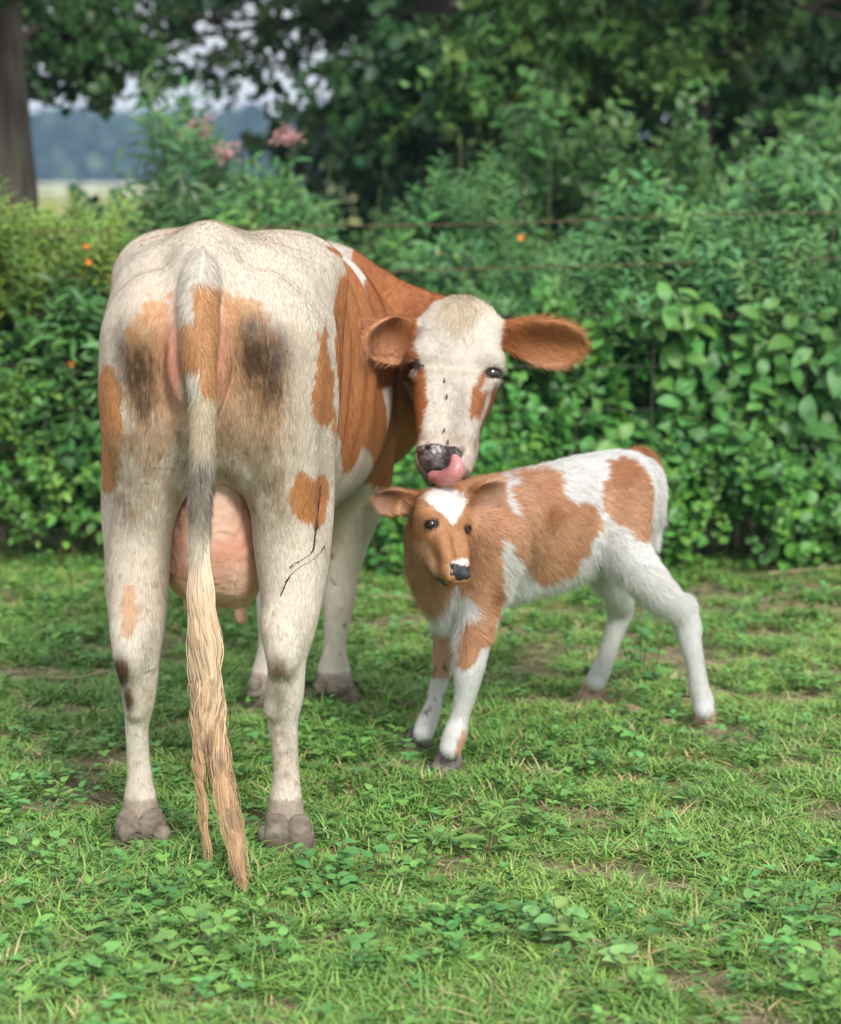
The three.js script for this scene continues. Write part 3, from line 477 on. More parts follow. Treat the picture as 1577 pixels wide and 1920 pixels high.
// ---------- cow ----------
// head of a cow or calf: frame axes [X across, Y from the muzzle up to the poll, Z out of the face], s = scale, calf = rounder and shorter
function headPrims(o, fr, s, calf) {
  const q = (x, y, z) => add(add(add(o, fr[0], x * s), fr[1], y * s), fr[2], z * s);
  const st = (calf ? [
    [0.02, 0, -0.10, 0.065, 0.03, 0.05, 2], [-0.03, 0, -0.09, 0.114, 0.075, 0.085, 2.1], [-0.10, 0, -0.085, 0.140, 0.092, 0.12, 2.2], [-0.18, 0, -0.085, 0.142, 0.088, 0.16, 2.3],
    [-0.25, 0, -0.085, 0.118, 0.078, 0.15, 2.3], [-0.32, 0, -0.082, 0.093, 0.068, 0.135, 2.3], [-0.39, 0, -0.078, 0.076, 0.062, 0.112, 2.3], [-0.45, 0, -0.07, 0.079, 0.06, 0.07, 2.3], [-0.487, 0, -0.07, 0.061, 0.045, 0.05, 2.2], [-0.507, 0, -0.075, 0.031, 0.02, 0.025, 2]]
    : [
    [0.01, 0, -0.085, 0.045, 0.03, 0.04, 2], [-0.03, 0, -0.08, 0.092, 0.065, 0.07, 2.2], [-0.09, 0, -0.08, 0.117, 0.076, 0.11, 2.5], [-0.17, 0, -0.085, 0.118, 0.08, 0.15, 2.6],
    [-0.24, 0, -0.09, 0.108, 0.078, 0.16, 2.5], [-0.31, 0, -0.085, 0.088, 0.072, 0.135, 2.4], [-0.38, 0, -0.08, 0.074, 0.066, 0.10, 2.4], [-0.45, 0, -0.075, 0.075, 0.062, 0.08, 2.5], [-0.505, 0, -0.075, 0.066, 0.052, 0.065, 2.3], [-0.535, 0, -0.078, 0.035, 0.028, 0.035, 2]])
    .map(([y, x, z, w, f, b, n]) => ({ y: y * s, x: x * s, z: z * s, w: w * s, f: f * s, b: b * s, n })).reverse();
  const P = [loft(o, fr, st, 0.03 * s)];
  const ex = calf ? 0.105 : 0.104, ey = calf ? -0.205 : -0.215;
  for (const d of [-1, 1]) {
    P.push(ell(q(d * ex * 0.93, ey + 0.035, -0.032), [0.03 * s, 0.026 * s, 0.03 * s], 0.035 * s, fr)); // brow
    P.push(ell(q(d * ex, ey, calf ? -0.052 : -0.06), [0.024 * s, 0.026 * s, 0.036 * s], 0.02 * s, fr)); // lids
    P.push(cone(q(d * 0.062, ey - 0.08, -0.03), q(d * 0.05, -0.40, -0.03), 0.035 * s, 0.03 * s, 0.04 * s));
    P.push(ell(q(d * 0.045, -0.47, -0.042), [0.034 * s, 0.042 * s, 0.034 * s], 0.03 * s, fr)); // nostril wings
    P.push(cone(q(d * 0.05, -0.2, -0.2), q(d * 0.038, -0.42, -0.13), 0.045 * s, 0.03 * s, 0.05 * s)); // jaw
  }
  P.push(calf ? ell(q(0, -0.474, -0.10), [0.05 * s, 0.03 * s, 0.04 * s], 0.02 * s, fr) : ell(q(0, -0.512, -0.105), [0.05 * s, 0.03 * s, 0.045 * s], 0.02 * s, fr)); // lower lip
  for (const d of [-1, 1]) P.push(cut(cone(q(d * 0.05, -0.452, -0.006), q(d * 0.032, -0.472, -0.03), 0.008 * s, 0.010 * s), 0.010 * s)); // nostrils
  for (const d of [-1, 1]) P.push(cut(ell(q(d * (ex + 0.012), ey, calf ? -0.038 : -0.046), [0.024 * s, (calf ? 0.019 : 0.016) * s, 0.028 * s], 0.01, fr), 0.006 * s)); // eye opening
  return { prims: P, q, ex, ey };
}
// ear: cupped shell along base->tip; nrm points out of the hollow
function earPrim(base, tip, nrmHint, halfW, thick, cup, k, prof) {
  const d = sub(tip, base), L = Math.hypot(...d), [U, A, N] = frameOf(d, nrmHint);
  return { k, bb: [...mixA(base, tip, 0.5), L / 2 + halfW], f(x, y, z) {
    const px = x - base[0], py = y - base[1], pz = z - base[2];
    const l = px * A[0] + py * A[1] + pz * A[2], u = px * U[0] + py * U[1] + pz * U[2], v = px * N[0] + py * N[1] + pz * N[2];
    const t = clamp(l / L), hw = Math.max(0.004, halfW * prof(t)), vc = cup * ((u * u) / (halfW * halfW) - 0.5) * Math.min(1, t * 2.2);
    const du = Math.max(0, Math.abs(u) - hw), dl = Math.max(0, -l, l - L), th = thick * (1 + 1.2 * (1 - t) * (1 - t));
    return (Math.hypot(du, dl, Math.max(0, Math.abs(v - vc) - th * 0.3)) - th * 0.7) * 0.8;
  } };
}
const earShape = (t) => (0.4 + 0.6 * sstep(0, 0.6, t)) * (t > 0.62 ? Math.sqrt(Math.max(0, 1 - ((t - 0.62) / 0.38) ** 2)) : 1);

const C = {};
{
  const S = (D, x, zc, w, f, b, n) => ({ y: D, x, z: zc, w, f, b, n });
  const torso = loft([0, 0, 0], [[1, 0, 0], [0, 0, -1], [0, 1, 0]], [
    S(4.79, -0.48, 1.12, 0.235, 0.25, 0.27, 2.5), S(4.86, -0.48, 1.12, 0.258, 0.282, 0.28, 2.8), S(4.96, -0.478, 1.11, 0.272, 0.300, 0.30, 3.1), S(5.14, -0.475, 1.10, 0.279, 0.315, 0.38, 3.3),
    S(5.3, -0.465, 1.05, 0.282, 0.36, 0.40, 2.9), S(5.5, -0.445, 1.0, 0.305, 0.40, 0.40, 2.5), S(5.75, -0.405, 0.98, 0.325, 0.405, 0.38, 2.3), S(6.0, -0.36, 0.98, 0.285, 0.385, 0.36, 2.2), S(6.2, -0.33, 1.0, 0.235, 0.335, 0.32, 2.1), S(6.4, -0.3, 1.02, 0.15, 0.25, 0.25, 2)], 0.05, 0.12, 0.12);
  const b = [torso];
  const K = 0.06;
  // rump: hooks, pins, tail head
  b.push(ell([-0.649,1.32,-5.14], [0.068, 0.055, 0.1], 0.13), ell([-0.284,1.316,-5.14], [0.068, 0.055, 0.1], 0.13));
  b.push(ell([-0.597,1.227,-4.74], [0.075, 0.09, 0.06], K), ell([-0.389,1.227,-4.74], [0.075, 0.09, 0.06], K));
  b.push(...chain([[[-0.511,1.381,-5.1], 0.05], [[-0.499,1.383,-4.9], 0.057], [[-0.495,1.346,-4.77], 0.055], [[-0.496,1.29,-4.7], 0.042], [[-0.495,1.232,-4.67], 0.03]], 0.07));
  // hind quarters
  b.push(...chain([[[-0.627,1.139,-4.92], 0.115], [[-0.656,0.962,-4.92], 0.098], [[-0.67,0.762,-4.96], 0.1], [[-0.674,0.635,-4.87], 0.072], [[-0.666,0.579,-4.8], 0.06], [[-0.656,0.519,-4.755], 0.05], [[-0.655,0.454,-4.735], 0.046], [[-0.656,0.394,-4.735], 0.043], [[-0.656,0.343,-4.74], 0.037], [[-0.665,0.271,-4.745], 0.0295], [[-0.666,0.199,-4.75], 0.0265], [[-0.663,0.148,-4.75], 0.03], [[-0.663,0.08,-4.75], 0.041], [[-0.659,0.035,-4.735], 0.046]], K));
  b.push(...chain([[[-0.319,1.139,-4.92], 0.115], [[-0.305,0.962,-4.92], 0.1], [[-0.308,0.775,-4.96], 0.1], [[-0.296,0.661,-4.87], 0.079], [[-0.302,0.579,-4.8], 0.061], [[-0.303,0.519,-4.755], 0.05], [[-0.311,0.454,-4.735], 0.045], [[-0.313,0.394,-4.735], 0.044], [[-0.318,0.343,-4.74], 0.043], [[-0.323,0.289,-4.745], 0.036], [[-0.32,0.223,-4.75], 0.031], [[-0.318,0.158,-4.75], 0.0305], [[-0.319,0.093,-4.75], 0.039], [[-0.319,0.045,-4.735], 0.047]], K));
  b.push(...chain([[[-0.668,0.536,-4.7], 0.018], [[-0.671,0.458,-4.672], 0.033], [[-0.669,0.403,-4.69], 0.027], [[-0.667,0.324,-4.71], 0.02]], 0.03)); // point of hock
  b.push(...chain([[[-0.333,0.536,-4.7], 0.018], [[-0.318,0.458,-4.672], 0.034], [[-0.326,0.403,-4.69], 0.026], [[-0.344,0.324,-4.71], 0.02]], 0.03)); // point of hock
  b.push(...chain([[[-0.624,1.176,-4.77], 0.088], [[-0.634,0.981,-4.755], 0.088], [[-0.632,0.854,-4.78], 0.08], [[-0.654,0.714,-4.79], 0.065], [[-0.664,0.606,-4.755], 0.043], [[-0.665,0.526,-4.715], 0.028]], 0.1)); // hamstrings
  b.push(...chain([[[-0.328,1.176,-4.77], 0.088], [[-0.337,0.981,-4.755], 0.088], [[-0.324,0.854,-4.78], 0.08], [[-0.319,0.714,-4.79], 0.065], [[-0.302,0.606,-4.755], 0.043], [[-0.312,0.526,-4.715], 0.028]], 0.1)); // hamstrings
  b.push(...chain([[[-0.477,1.102,-4.78], 0.1], [[-0.474,1.004,-4.77], 0.08], [[-0.476,0.938,-4.8], 0.05]], 0.06)); // escutcheon
  // forelegs
  b.push(...chain([[[-0.215,0.83,-6.02], 0.12], [[-0.194,0.673,-6.02], 0.105], [[-0.211,0.515,-6.02], 0.066], [[-0.233,0.403,-6.02], 0.053], [[-0.242,0.315,-6.02], 0.049], [[-0.247,0.251,-6.02], 0.04], [[-0.254,0.186,-6.02], 0.0325], [[-0.257,0.138,-6.02], 0.038], [[-0.257,0.094,-6.02], 0.05], [[-0.254,0.061,-6], 0.052]], 0.05));
  b.push(...chain([[[-0.45,0.673,-6.02], 0.1], [[-0.433,0.515,-6.02], 0.066], [[-0.431,0.403,-6.02], 0.053], [[-0.435,0.315,-6.02], 0.049], [[-0.441,0.251,-6.02], 0.04], [[-0.446,0.186,-6.02], 0.0325], [[-0.452,0.13,-6.02], 0.038], [[-0.454,0.084,-6.02], 0.05], [[-0.456,0.053,-6], 0.052]], 0.05));
  // shoulder, neck, brisket
  b.push(ell([-0.2,0.889,-6.05], [0.11, 0.26, 0.2], 0.08));
  b.push(...chain([[[-0.283,1.144,-6.2], 0.2], [[-0.117,1.085,-6.24], 0.165], [[0.018,1.076,-6.05], 0.135], [[0.094,1.082,-5.78], 0.11]], 0.09));
  b.push(...chain([[[-0.271,0.932,-6.25], 0.2], [[-0.11,0.933,-6.24], 0.14], [[0.018,0.947,-6.02], 0.1], [[0.084,0.981,-5.75], 0.075]], 0.06));
  b.push(...chain([[[-0.241,0.796,-6.3], 0.16], [[-0.111,0.769,-6.26], 0.085], [[-0.021,0.86,-6.1], 0.06]], 0.06));
  // head
  const po = [0.114,1.242,-5.62], mz = [0.052,0.763,-5.4], fr = frameOf(sub(po, mz), [-0.1, 0.25, 1]);
  const hd = headPrims(po, fr, 0.97, false);
  C.ears = [[[-0.018,1.127,-5.66], [-0.141,1.121,-5.47], 0.07], [[0.199,1.125,-5.65], [0.44,1.095,-5.63], 0.078]];
  C.head = hd; C.fr = fr; C.po = po;
  b.push(...hd.prims.filter((p) => !p.sub));
  b.push(earPrim([-0.018,1.127,-5.66], [-0.141,1.121,-5.47], [0.85, -0.15, 0.5], 0.06, 0.01, 0.028, 0.02, earShape));
  b.push(earPrim([0.199,1.125,-5.65], [0.44,1.095,-5.63], [0.1, -0.3, 1], 0.063, 0.01, 0.03, 0.02, earShape));
  b.push(...hd.prims.filter((p) => p.sub));
  // soft folds below the tail
  b.push(...chain([[[-0.538,1.22,-4.665], 0.016], [[-0.544,1.138,-4.65], 0.024], [[-0.533,1.073,-4.645], 0.02], [[-0.525,1.048,-4.65], 0.01]], 0.02));
  b.push(...chain([[[-0.462,1.22,-4.67], 0.02], [[-0.455,1.125,-4.66], 0.024], [[-0.466,1.041,-4.66], 0.016]], 0.03));
  C.prims = b;
  // folds of the bent neck, wrinkles of the flank skin, loose skin
  C.disp = (x, y, z) => {
    let d = 0.0022 * fbm(x * 9, y * 9, z * 9, 2);
    const nk = sstep(-0.16, -0.06, x) * sstep(0.16, 0.05, x) * sstep(1.0, 1.12, y) * sstep(-5.55, -5.75, z);
    if (nk > 0) d -= nk * 0.007 * (0.5 + 0.7 * nz3(x * 7, y * 5, 3)) * Math.pow(Math.abs(Math.sin((x + 0.35 * (y - 1.1) + 0.05 * nz3(x * 6, y * 5, z * 6)) * 55)), 0.6);
    const fl = sstep(-0.36, -0.24, x) * sstep(-4.95, -5.15, z) * sstep(-5.95, -5.7, z) * sstep(0.75, 0.9, y);
    if (fl > 0) d += fl * 0.004 * Math.sin((z + 0.25 * y) * 38 + 3 * nz3(z * 4, y * 3, 1));
    if (z > -5.2 && y > 0.6) { // shallow hollows between the muscles of the thigh, beside the tail and behind the hips
      const u = Math.abs(x + 0.485);
      d += 0.007 * Math.exp(-(((u - 0.175 - 0.12 * (1.05 - y)) / 0.022) ** 2)) * sstep(1.16, 1.02, y) * sstep(0.66, 0.8, y);
      d += 0.010 * Math.exp(-(((u - 0.1) / 0.035) ** 2)) * sstep(1.22, 1.3, y) * sstep(1.40, 1.34, y);
      d -= 0.006 * Math.exp(-(((u - 0.225) / 0.03) ** 2) - (((y - 1.06) / 0.05) ** 2));
    }
    if (y < 0.42 && z > -4.9) d += 0.0035 * Math.exp(-((((x < -0.48 ? x + 0.628 : x + 0.315) + 0.02 * nz3(y * 9, 1, 2)) / 0.008) ** 2)) * sstep(0.1, 0.16, y); // groove in front of the tendon
    return d;
  }; C.lo = [-0.86, 0.05, -6.58]; C.hi = [0.5, 1.5, -4.58];
}
//BUILD>>
const coatMat = new THREE.MeshStandardMaterial({ vertexColors: true, roughness: 0.78 });
const hairMat = new THREE.MeshStandardMaterial({ vertexColors: true, roughness: 0.62, side: THREE.DoubleSide });
const hornMat = new THREE.MeshStandardMaterial({ vertexColors: true, roughness: 0.7 });
const eyeMat = new THREE.MeshPhysicalMaterial({ color: new THREE.Color(0.012, 0.008, 0.006), roughness: 0.12, clearcoat: 1, clearcoatRoughness: 0.03 });
const noseMat = new THREE.MeshPhysicalMaterial({ vertexColors: true, roughness: 0.42, clearcoat: 0.35, clearcoatRoughness: 0.25 });
const tongueMat = new THREE.MeshPhysicalMaterial({ color: new THREE.Color(0.56, 0.22, 0.22), roughness: 0.42, clearcoat: 0.5, clearcoatRoughness: 0.3 });
const shift = (g, at) => g.translate(-at[0], -at[1], -at[2]);

const PL = { brownL: mm([[-559,1301],[-577,1284],[-604,1279],[-631,1253],[-654,1221],[-670,1179],[-672,1110],[-663,1038],[-632,979],[-597,945],[-534,943],[-520,1014],[-542,1089],[-567,1199],[-562,1253],[-555,1297]]), brownR: mm([[-445,1313],[-427,1288],[-386,1283],[-354,1266],[-336,1230],[-309,1198],[-301,1152],[-305,1106],[-315,1061],[-311,996],[-339,950],[-452,933],[-468,967],[-463,1064],[-452,1244]]), thigh: mm([[-239,1203],[-228,1181],[-233,1147],[-235,1124],[-246,1061],[-242,1018],[-220,967],[-205,987],[-205,911],[-200,965],[-205,1095],[-213,1146],[-220,1236],[-224,1192]]), heart: mm([[-270,892],[-256,872],[-247,852],[-237,862],[-223,850],[-215,801],[-222,756],[-237,733],[-271,762],[-297,789],[-305,819],[-287,867]]), stripL: mm([[-702,1129],[-688,1105],[-675,1074],[-676,1014],[-673,954],[-694,879],[-711,829],[-761,801],[-770,984],[-725,1126]]), shank: mm([[-683,620],[-656,616],[-651,557],[-656,517],[-671,504],[-685,522],[-685,587]]),
  flank: mm([[-5017,1265],[-5085,1315],[-5660,1294],[-5638,1235],[-5682,1194],[-5746,1027],[-5747,948],[-5958,750],[-5976,646],[-5927,659],[-5904,698],[-5614,801],[-5496,842],[-5449,780],[-5364,784],[-5202,887],[-4910,1036],[-4871,1164]]), dorsal: mm([[-5091,1381],[-6052,1340],[-5695,1303],[-5639,1240],[-5624,1290],[-5115,1363]]), wedge: [[-6.1, 1.34], [-5.86, 1.352], [-5.7, 1.315], [-5.655, 1.235], [-5.74, 1.262], [-5.9, 1.30]], stripe: [[-5.6, 1.07], [-5.665, 1.06], [-5.74, 0.96], [-5.725, 0.85], [-5.68, 0.93], [-5.625, 1.0]], blazeL: mm([[-121,-130],[-99,-189],[-75,-224],[-64,-281],[-56,-314],[-64,-360],[-66,-409],[-80,-412],[-112,-353],[-135,-259],[-118,-247],[-101,-247],[-96,-232],[-116,-194]]), blazeR: mm([[90,-199],[70,-217],[54,-258],[56,-304],[52,-327],[62,-356],[83,-335],[97,-266],[115,-230],[81,-274],[73,-275],[81,-238],[88,-215]]), nose: mm([[-82,-436],[-68,-436],[-46,-430],[-19,-427],[8,-431],[31,-432],[47,-439],[50,-465],[39,-487],[15,-503],[-11,-510],[-44,-504],[-65,-484]]) };
const blob = (x, y, c, rx, ry) => Math.exp(-(((x - c[0]) / rx) ** 2) - ((y - c[1]) / ry) ** 2);
const segDist = (p, a, b) => { const d = sub(b, a), t = clamp(dot(sub(p, a), d) / dot(d, d)); return Math.hypot(...sub(p, add(a, d, t))); };
const onEar = (o, p) => o.ears.some(([a, b, r]) => segDist(p, a, b) < r);
const inHead = (o, p) => { const d = sub(p, o.po), f = o.fr || o.hf; return [dot(d, f[0]), dot(d, f[1]), dot(d, f[2])]; };
const isHead = (h, p) => (h[1] > -0.6 && h[1] < 0.06 && h[2] > -0.24 && Math.abs(h[0]) < 0.135) || (onEar(C, p) && Math.abs(h[0]) > 0.112 && p[0] > -0.16);
const WHITE = [0.66, 0.595, 0.50], RUST = [0.45, 0.16, 0.045], TAN = [0.52, 0.24, 0.088];
function cowColor(p, n) {
  const [x, y, z] = p, streak = nz3(x * 120, y * 22, z * 120), fine = nz3(x * 55, y * 55, z * 55), big = fbm(x * 6, y * 6, z * 6, 3);
  let c = mixC(WHITE, [0.55, 0.455, 0.35], clamp(0.35 + 0.8 * big));
  if (y < 0.62) c = mixC(c, mixC([0.72, 0.655, 0.565], [0.58, 0.455, 0.33], clamp(0.15 + 1.4 * big + 0.15 * streak)), sstep(0.62, 0.45, y) * 0.85);
  const h = inHead(C, p);
  if (isHead(h, p)) { // head and ears
    const ax = Math.abs(h[0]);
    if (onEar(C, p) && ax > 0.112) { // ears
      const t = clamp((ax - 0.117) / 0.17);
      c = mixC([0.40, 0.14, 0.042], [0.58, 0.27, 0.11], clamp(t * 0.7 + 0.25 * fine));
      if (h[1] < -0.13) c = mixC(c, [0.62, 0.33, 0.2], 0.45);
      return c;
    }
    c = mixC([0.65, 0.60, 0.52], [0.60, 0.51, 0.385], sstep(-0.09, -0.02, h[1]) * 0.6 + 0.1 * fine);
    if (h[2] < -0.105 - 0.02 * fine && h[1] > -0.40 || h[2] < -0.15) c = [0.40, 0.14, 0.045];
    if (patch(PL.blazeL, h[0], h[1], 0.004) || patch(PL.blazeR, h[0], h[1], 0.004)) c = [0.38, 0.135, 0.04];
    if (h[1] < -0.40) c = mixC(c, [0.66, 0.55, 0.46], 0.6);
    if (h[1] < -0.485 && h[2] > -0.12) c = mixC(c, [0.2, 0.16, 0.15], 0.6);
    if (Math.hypot(h[0] - Math.sign(h[0]) * 0.098, (h[1] + 0.208) * 1.2, (h[2] + 0.05) * 0.7) < 0.0275) c = [0.045, 0.027, 0.02];
    return c;
  }
  const rear = z > -5.22;
  if (rear) {
    let brown = false;
    if (n[2] > -0.15) {
      if (patch(PL.thigh, x, y) || patch(PL.heart, x, y)) { c = mixC(RUST, TAN, 0.6 + 0.3 * fine); brown = true; }
      if (patch(PL.stripL, x, y)) { c = mixC(TAN, [0.5, 0.22, 0.08], 0.4 + 0.4 * fine); brown = true; }
      if (patch(PL.shank, x, y)) { c = mixC(c, TAN, 0.65 + 0.2 * fine); brown = true; }
    }
    if (z > -5.02 && y > 0.8 && y < 1.3) {
      const l = polyDist(PL.brownL, x, y), r = polyDist(PL.brownR, x, y), d = Math.min(l, r) + 0.022 * fine + 0.012 * streak;
      const low = sstep(1.12, 0.93, y); // pigment thins out downwards into speckled hair
      const a = sstep(0.004, -0.008, d) * (1 - low * 0.6) * (0.85 + 0.3 * streak);
      c = mixC(c, mixC(TAN, [0.60, 0.34, 0.15], 0.5 + 0.5 * fine), clamp(a));
      const grime = Math.max(blob(x, y, [-0.619,1.058], 0.055, 0.12), blob(x, y, [-0.351,1.058], 0.07, 0.12), 0.8 * blob(x, y, [-0.438,0.984], 0.05, 0.07));
      c = mixC(c, [0.27, 0.16, 0.075], clamp(grime * (0.85 + 0.8 * streak + 0.4 * fine + 0.35 * big)));
      const pink = Math.max(blob(x, y, [-0.553,1.149], 0.028, 0.10), blob(x, y, [-0.454,1.161], 0.024, 0.09));
      c = mixC(c, [0.6, 0.27, 0.18], clamp(pink * 1.15));
      const dk = Math.max(blob(x, y, [-0.635,1.119], 0.04, 0.066), blob(x, y, [-0.360,1.145], 0.054, 0.062), 0.8 * blob(x, y, [-0.333,1.082], 0.026, 0.05), 0.75 * blob(x, y, [-0.625,1.052], 0.022, 0.06));
      c = mixC(c, [0.085, 0.042, 0.015], clamp(dk * (1.35 + 1.0 * streak + 0.4 * fine)));
      const gy = Math.max(0.75 * blob(x, y, [-0.672,1.161], 0.016, 0.07), 0.9 * blob(x, y, [-0.376,1.216], 0.026, 0.03), 0.8 * blob(x, y, [-0.320,1.161], 0.018, 0.05));
      c = mixC(c, [0.125, 0.105, 0.09], clamp(gy * (0.95 + 0.5 * fine)));
    }
    // dried mud caught in the hair, in streaks and specks
    if (z > -5.0 && y > 0.7 && y < 1.02) {
      const m = sstep(1.02, 0.95, y) * sstep(0.7, 0.82, y) * sstep(-0.74, -0.68, x) * sstep(-0.26, -0.33, x);
      const sp = 0.5 + 0.55 * nz3(x * 26, y * 16, z * 10) + 0.45 * nz3(x * 150, y * 30, 2.2) + 0.5 * big, fk = sstep(0.35, 0.6, nz3(x * 90, y * 60, 5) + 0.4 * nz3(x * 30, y * 22, 8));
      c = mixC(c, [0.42, 0.285, 0.165], clamp(m * clamp(sp) * 0.95)); c = mixC(c, [0.125, 0.085, 0.052], clamp(m * (0.36 * clamp(sp) + 0.6 * fk)));
    } else if (y < 0.75) { const sp = sstep(0.35, 0.75, nz3(x * 75, y * 40, z * 75) + 0.4 * fine + 0.5 * big); c = mixC(c, [0.28, 0.21, 0.14], sp * 0.6); }
    if (y < 0.55 && z > -4.86) {
      const hk = Math.max(blob(x, y, [-0.687,0.426], 0.024, 0.045), 0.8 * blob(x, y, [-0.676,0.357], 0.014, 0.04));
      c = mixC(c, [0.085, 0.045, 0.02], clamp(hk * (1.4 + 0.5 * streak)));
      const hr = Math.max(blob(x, y, [-0.324,0.434], 0.024, 0.035), 0.6 * blob(x, y, [-0.330,0.357], 0.02, 0.06));
      c = mixC(c, [0.22, 0.145, 0.085], clamp(hr * (1.1 + 0.4 * streak)));
    }
    if (y > 1.31 && Math.abs(x + 0.475) < 0.2) c = mixC(c, [0.5, 0.44, 0.36], clamp(0.5 * blob(x, y, [-0.419,1.402], 0.04, 0.03) + 0.25 * sstep(0.2, 0.6, nz3(x * 40, y * 40, z * 40))));
  }
  // right flank, shoulder and neck
  if (n[0] > -0.35 && x > -0.46 && z < -4.86) {
    const low = z > -5.36 ? 0.79 + (z + 5.36) * 0.7 : z > -5.5 ? 0.79 + 0.05 * sstep(-5.42, -5.5, z) : 0.84 - 0.16 * sstep(-5.5, -5.92, z), far = z < -5.15 && z > -6.3 && x > -0.4 && n[0] > 0 && y < 1.295 && y > low + 0.012 * fine;
    if ((patch(PL.flank, z, y, 0.012) || far) && !(rear && n[2] > 0.55)) c = mixC(RUST, [0.50, 0.22, 0.078], 0.5 + 0.7 * big + 0.25 * nz3(z * 40, y * 8, 1));
    if (patch(PL.stripe, z, y, 0.004) && x > -0.2) c = [0.78, 0.73, 0.66];
    if (patch(PL.dorsal, z, y, 0.006)) c = mixC(RUST, TAN, 0.4);
    if (patch(PL.wedge, z, y, 0.006)) c = [0.74, 0.70, 0.64];
  }
  if (z < -5.62 && x > -0.2 && y > 0.98 && !patch(PL.wedge, z, y, 0.006)) c = mixC(RUST, [0.38, 0.13, 0.04], 0.5 + 0.6 * big);
  if (z < -5.86 && x > -0.115 && y > 0.58) c = mixC(RUST, [0.34, 0.12, 0.04], 0.4 + 0.6 * big);
  if (z < -5.95 && y > 1.32 && x < -0.35) c = RUST;
  // left side
  if (n[0] < -0.2 && x < -0.5 && y > 0.7) { if (fbm(z * 1.7 + 4, y * 1.9, 2.2, 2) > -0.06 && z < -5.02) c = mixC(RUST, TAN, 0.5); }
  // mud flecks on the lower forelegs
  if (z < -5.5 && y < 0.5) { const sp = sstep(0.52, 0.7, nz3(x * 60, y * 60, z * 60)); c = mixC(c, [0.1, 0.08, 0.06], sp * 0.85); }
  if (y < 0.105) c = mixC(c, [0.30, 0.24, 0.18], clamp(sstep(0.15, 0.085, y + 0.02 * fine) * 0.9));
  return c;
}
const hoofCol = (p) => { const a = fbm(p[0] * 30, p[1] * 60, p[2] * 30, 3); return mixC([0.12, 0.092, 0.07], [0.29, 0.235, 0.18], clamp(0.45 + 1.2 * a)); };
{
  const base = [-0.44, 0, -5.3];
  const cow = thing('cow', 'big cream and rust patched cow standing with its rear towards us and head turned back', 'cow', base);
  const body = meshSDF(C.prims, C.lo, C.hi, 0.0058, C.disp);
  console.log('cow body', body.idx.length / 3);
  part('body', shift(toGeometry(body, cowColor), base), coatMat, cow);
  // coat
  const flow = (p, n) => {
    const h = inHead(C, p);
    if (isHead(h, p)) {
      if (Math.abs(h[0]) > 0.112 && onEar(C, p)) return add([0, -0.4, 0], C.fr[0], Math.sign(h[0]));
      const cy = h[1] + 0.21; return add(add(add([0, 0, 0], C.fr[0], h[0] * 9), C.fr[1], cy > 0 ? 0.5 + cy * 2 : -1), C.fr[0], 0.9 * nz3(h[0] * 40, h[1] * 40, 5));
    }
    const w = 0.35 * nz3(p[0] * 9, p[1] * 9, p[2] * 9);
    if (n[0] > 0.45 && p[1] > 0.6) return [0, -0.75, 0.55 + w];
    return [w + 0.12 * Math.sign(p[0] + 0.48), -1, 0.15 + n[1] * 0.8];
  };
  const fur = furGeometry(body, 330000, 11, {
    weight: (p, n) => (n[2] > -0.25 || (n[0] > 0.2 && p[0] > -0.3) ? 1 : 0.22) * (p[0] > -0.06 && p[1] > 0.66 && p[2] > -5.8 ? 1.8 : 1),
    hair: (p, n, R) => {
      const q = [p[0] + (R() - 0.5) * 0.008, p[1] + (R() - 0.5) * 0.014, p[2] + (R() - 0.5) * 0.008], h = inHead(C, p), head = isHead(h, p);
      if (head && h[1] < -0.44 && polyDist(PL.nose, h[0], h[1]) < 0.004 && h[2] > -0.1) return null;
      if (head && Math.hypot(h[0] - Math.sign(h[0]) * 0.098, h[1] + 0.21, h[2] + 0.045) < 0.025) return null;
      const c = cowColor(q, n), dirty = c[0] < 0.3 ? 0.36 : 0.13;
      if (head && R() < 1.3 * Math.exp(-((h[0] / 0.045) ** 2) - (((h[1] + 0.03) / 0.07) ** 2)) - 0.15) return { dir: add(add([0, 0, 0], C.fr[1], -1), C.fr[0], h[0] * 7), col: mixC([0.69, 0.60, 0.46], [0.52, 0.40, 0.24], R() * 0.8), len: 0.034, w: 0.0016, lift: 0.42, droop: 0.4, seg: 3, vary: 0.2, mess: 0.7, curl: 0.5 };
      if (head && Math.abs(h[0]) > 0.118 && onEar(C, p)) return { dir: flow(p, n), col: c, len: 0.027, w: 0.0012, lift: 0.4, vary: 0.32, mess: 0.9, seg: 2 };
      if (head) return { dir: flow(p, n), col: c, len: 0.014, w: 0.0013, lift: 0.22, vary: 0.17, mess: 0.55, curl: 0.5 };
      return { dir: flow(p, n), col: c, len: p[1] < 0.5 ? 0.009 : 0.013, w: 0.0012, lift: 0.16, vary: dirty, mess: 0.45 };
    },
  });
  const fm = part('fur', shift(fur, base), hairMat, cow); fm.userData.kind = 'stuff';
  // eyes, nose pad, tongue
  for (const d of [-1, 1]) {
    const e = part('eye', shift(new THREE.SphereGeometry(0.0265, 28, 20).translate(...C.head.q(d * 0.1, -0.215, -0.05)), base), eyeMat, cow);
    e.name = 'eye';
  }
  const clip = { k: 0.004, sub: true, f: (x, y, z) => { const h = inHead(C, [x, y, z]); return -Math.max(polyDist(PL.nose, h[0], h[1]) + 0.003, -0.1 - h[2]); } };
  const nm = meshSDF([...C.prims, clip], add(C.head.q(0, -0.46, -0.05), [0.12, 0.12, 0.12], -1), add(C.head.q(0, -0.46, -0.05), [0.12, 0.12, 0.12]), 0.0032, (x, y, z) => -0.0018 + 0.0012 * nz3(x * 140, y * 140, z * 140));
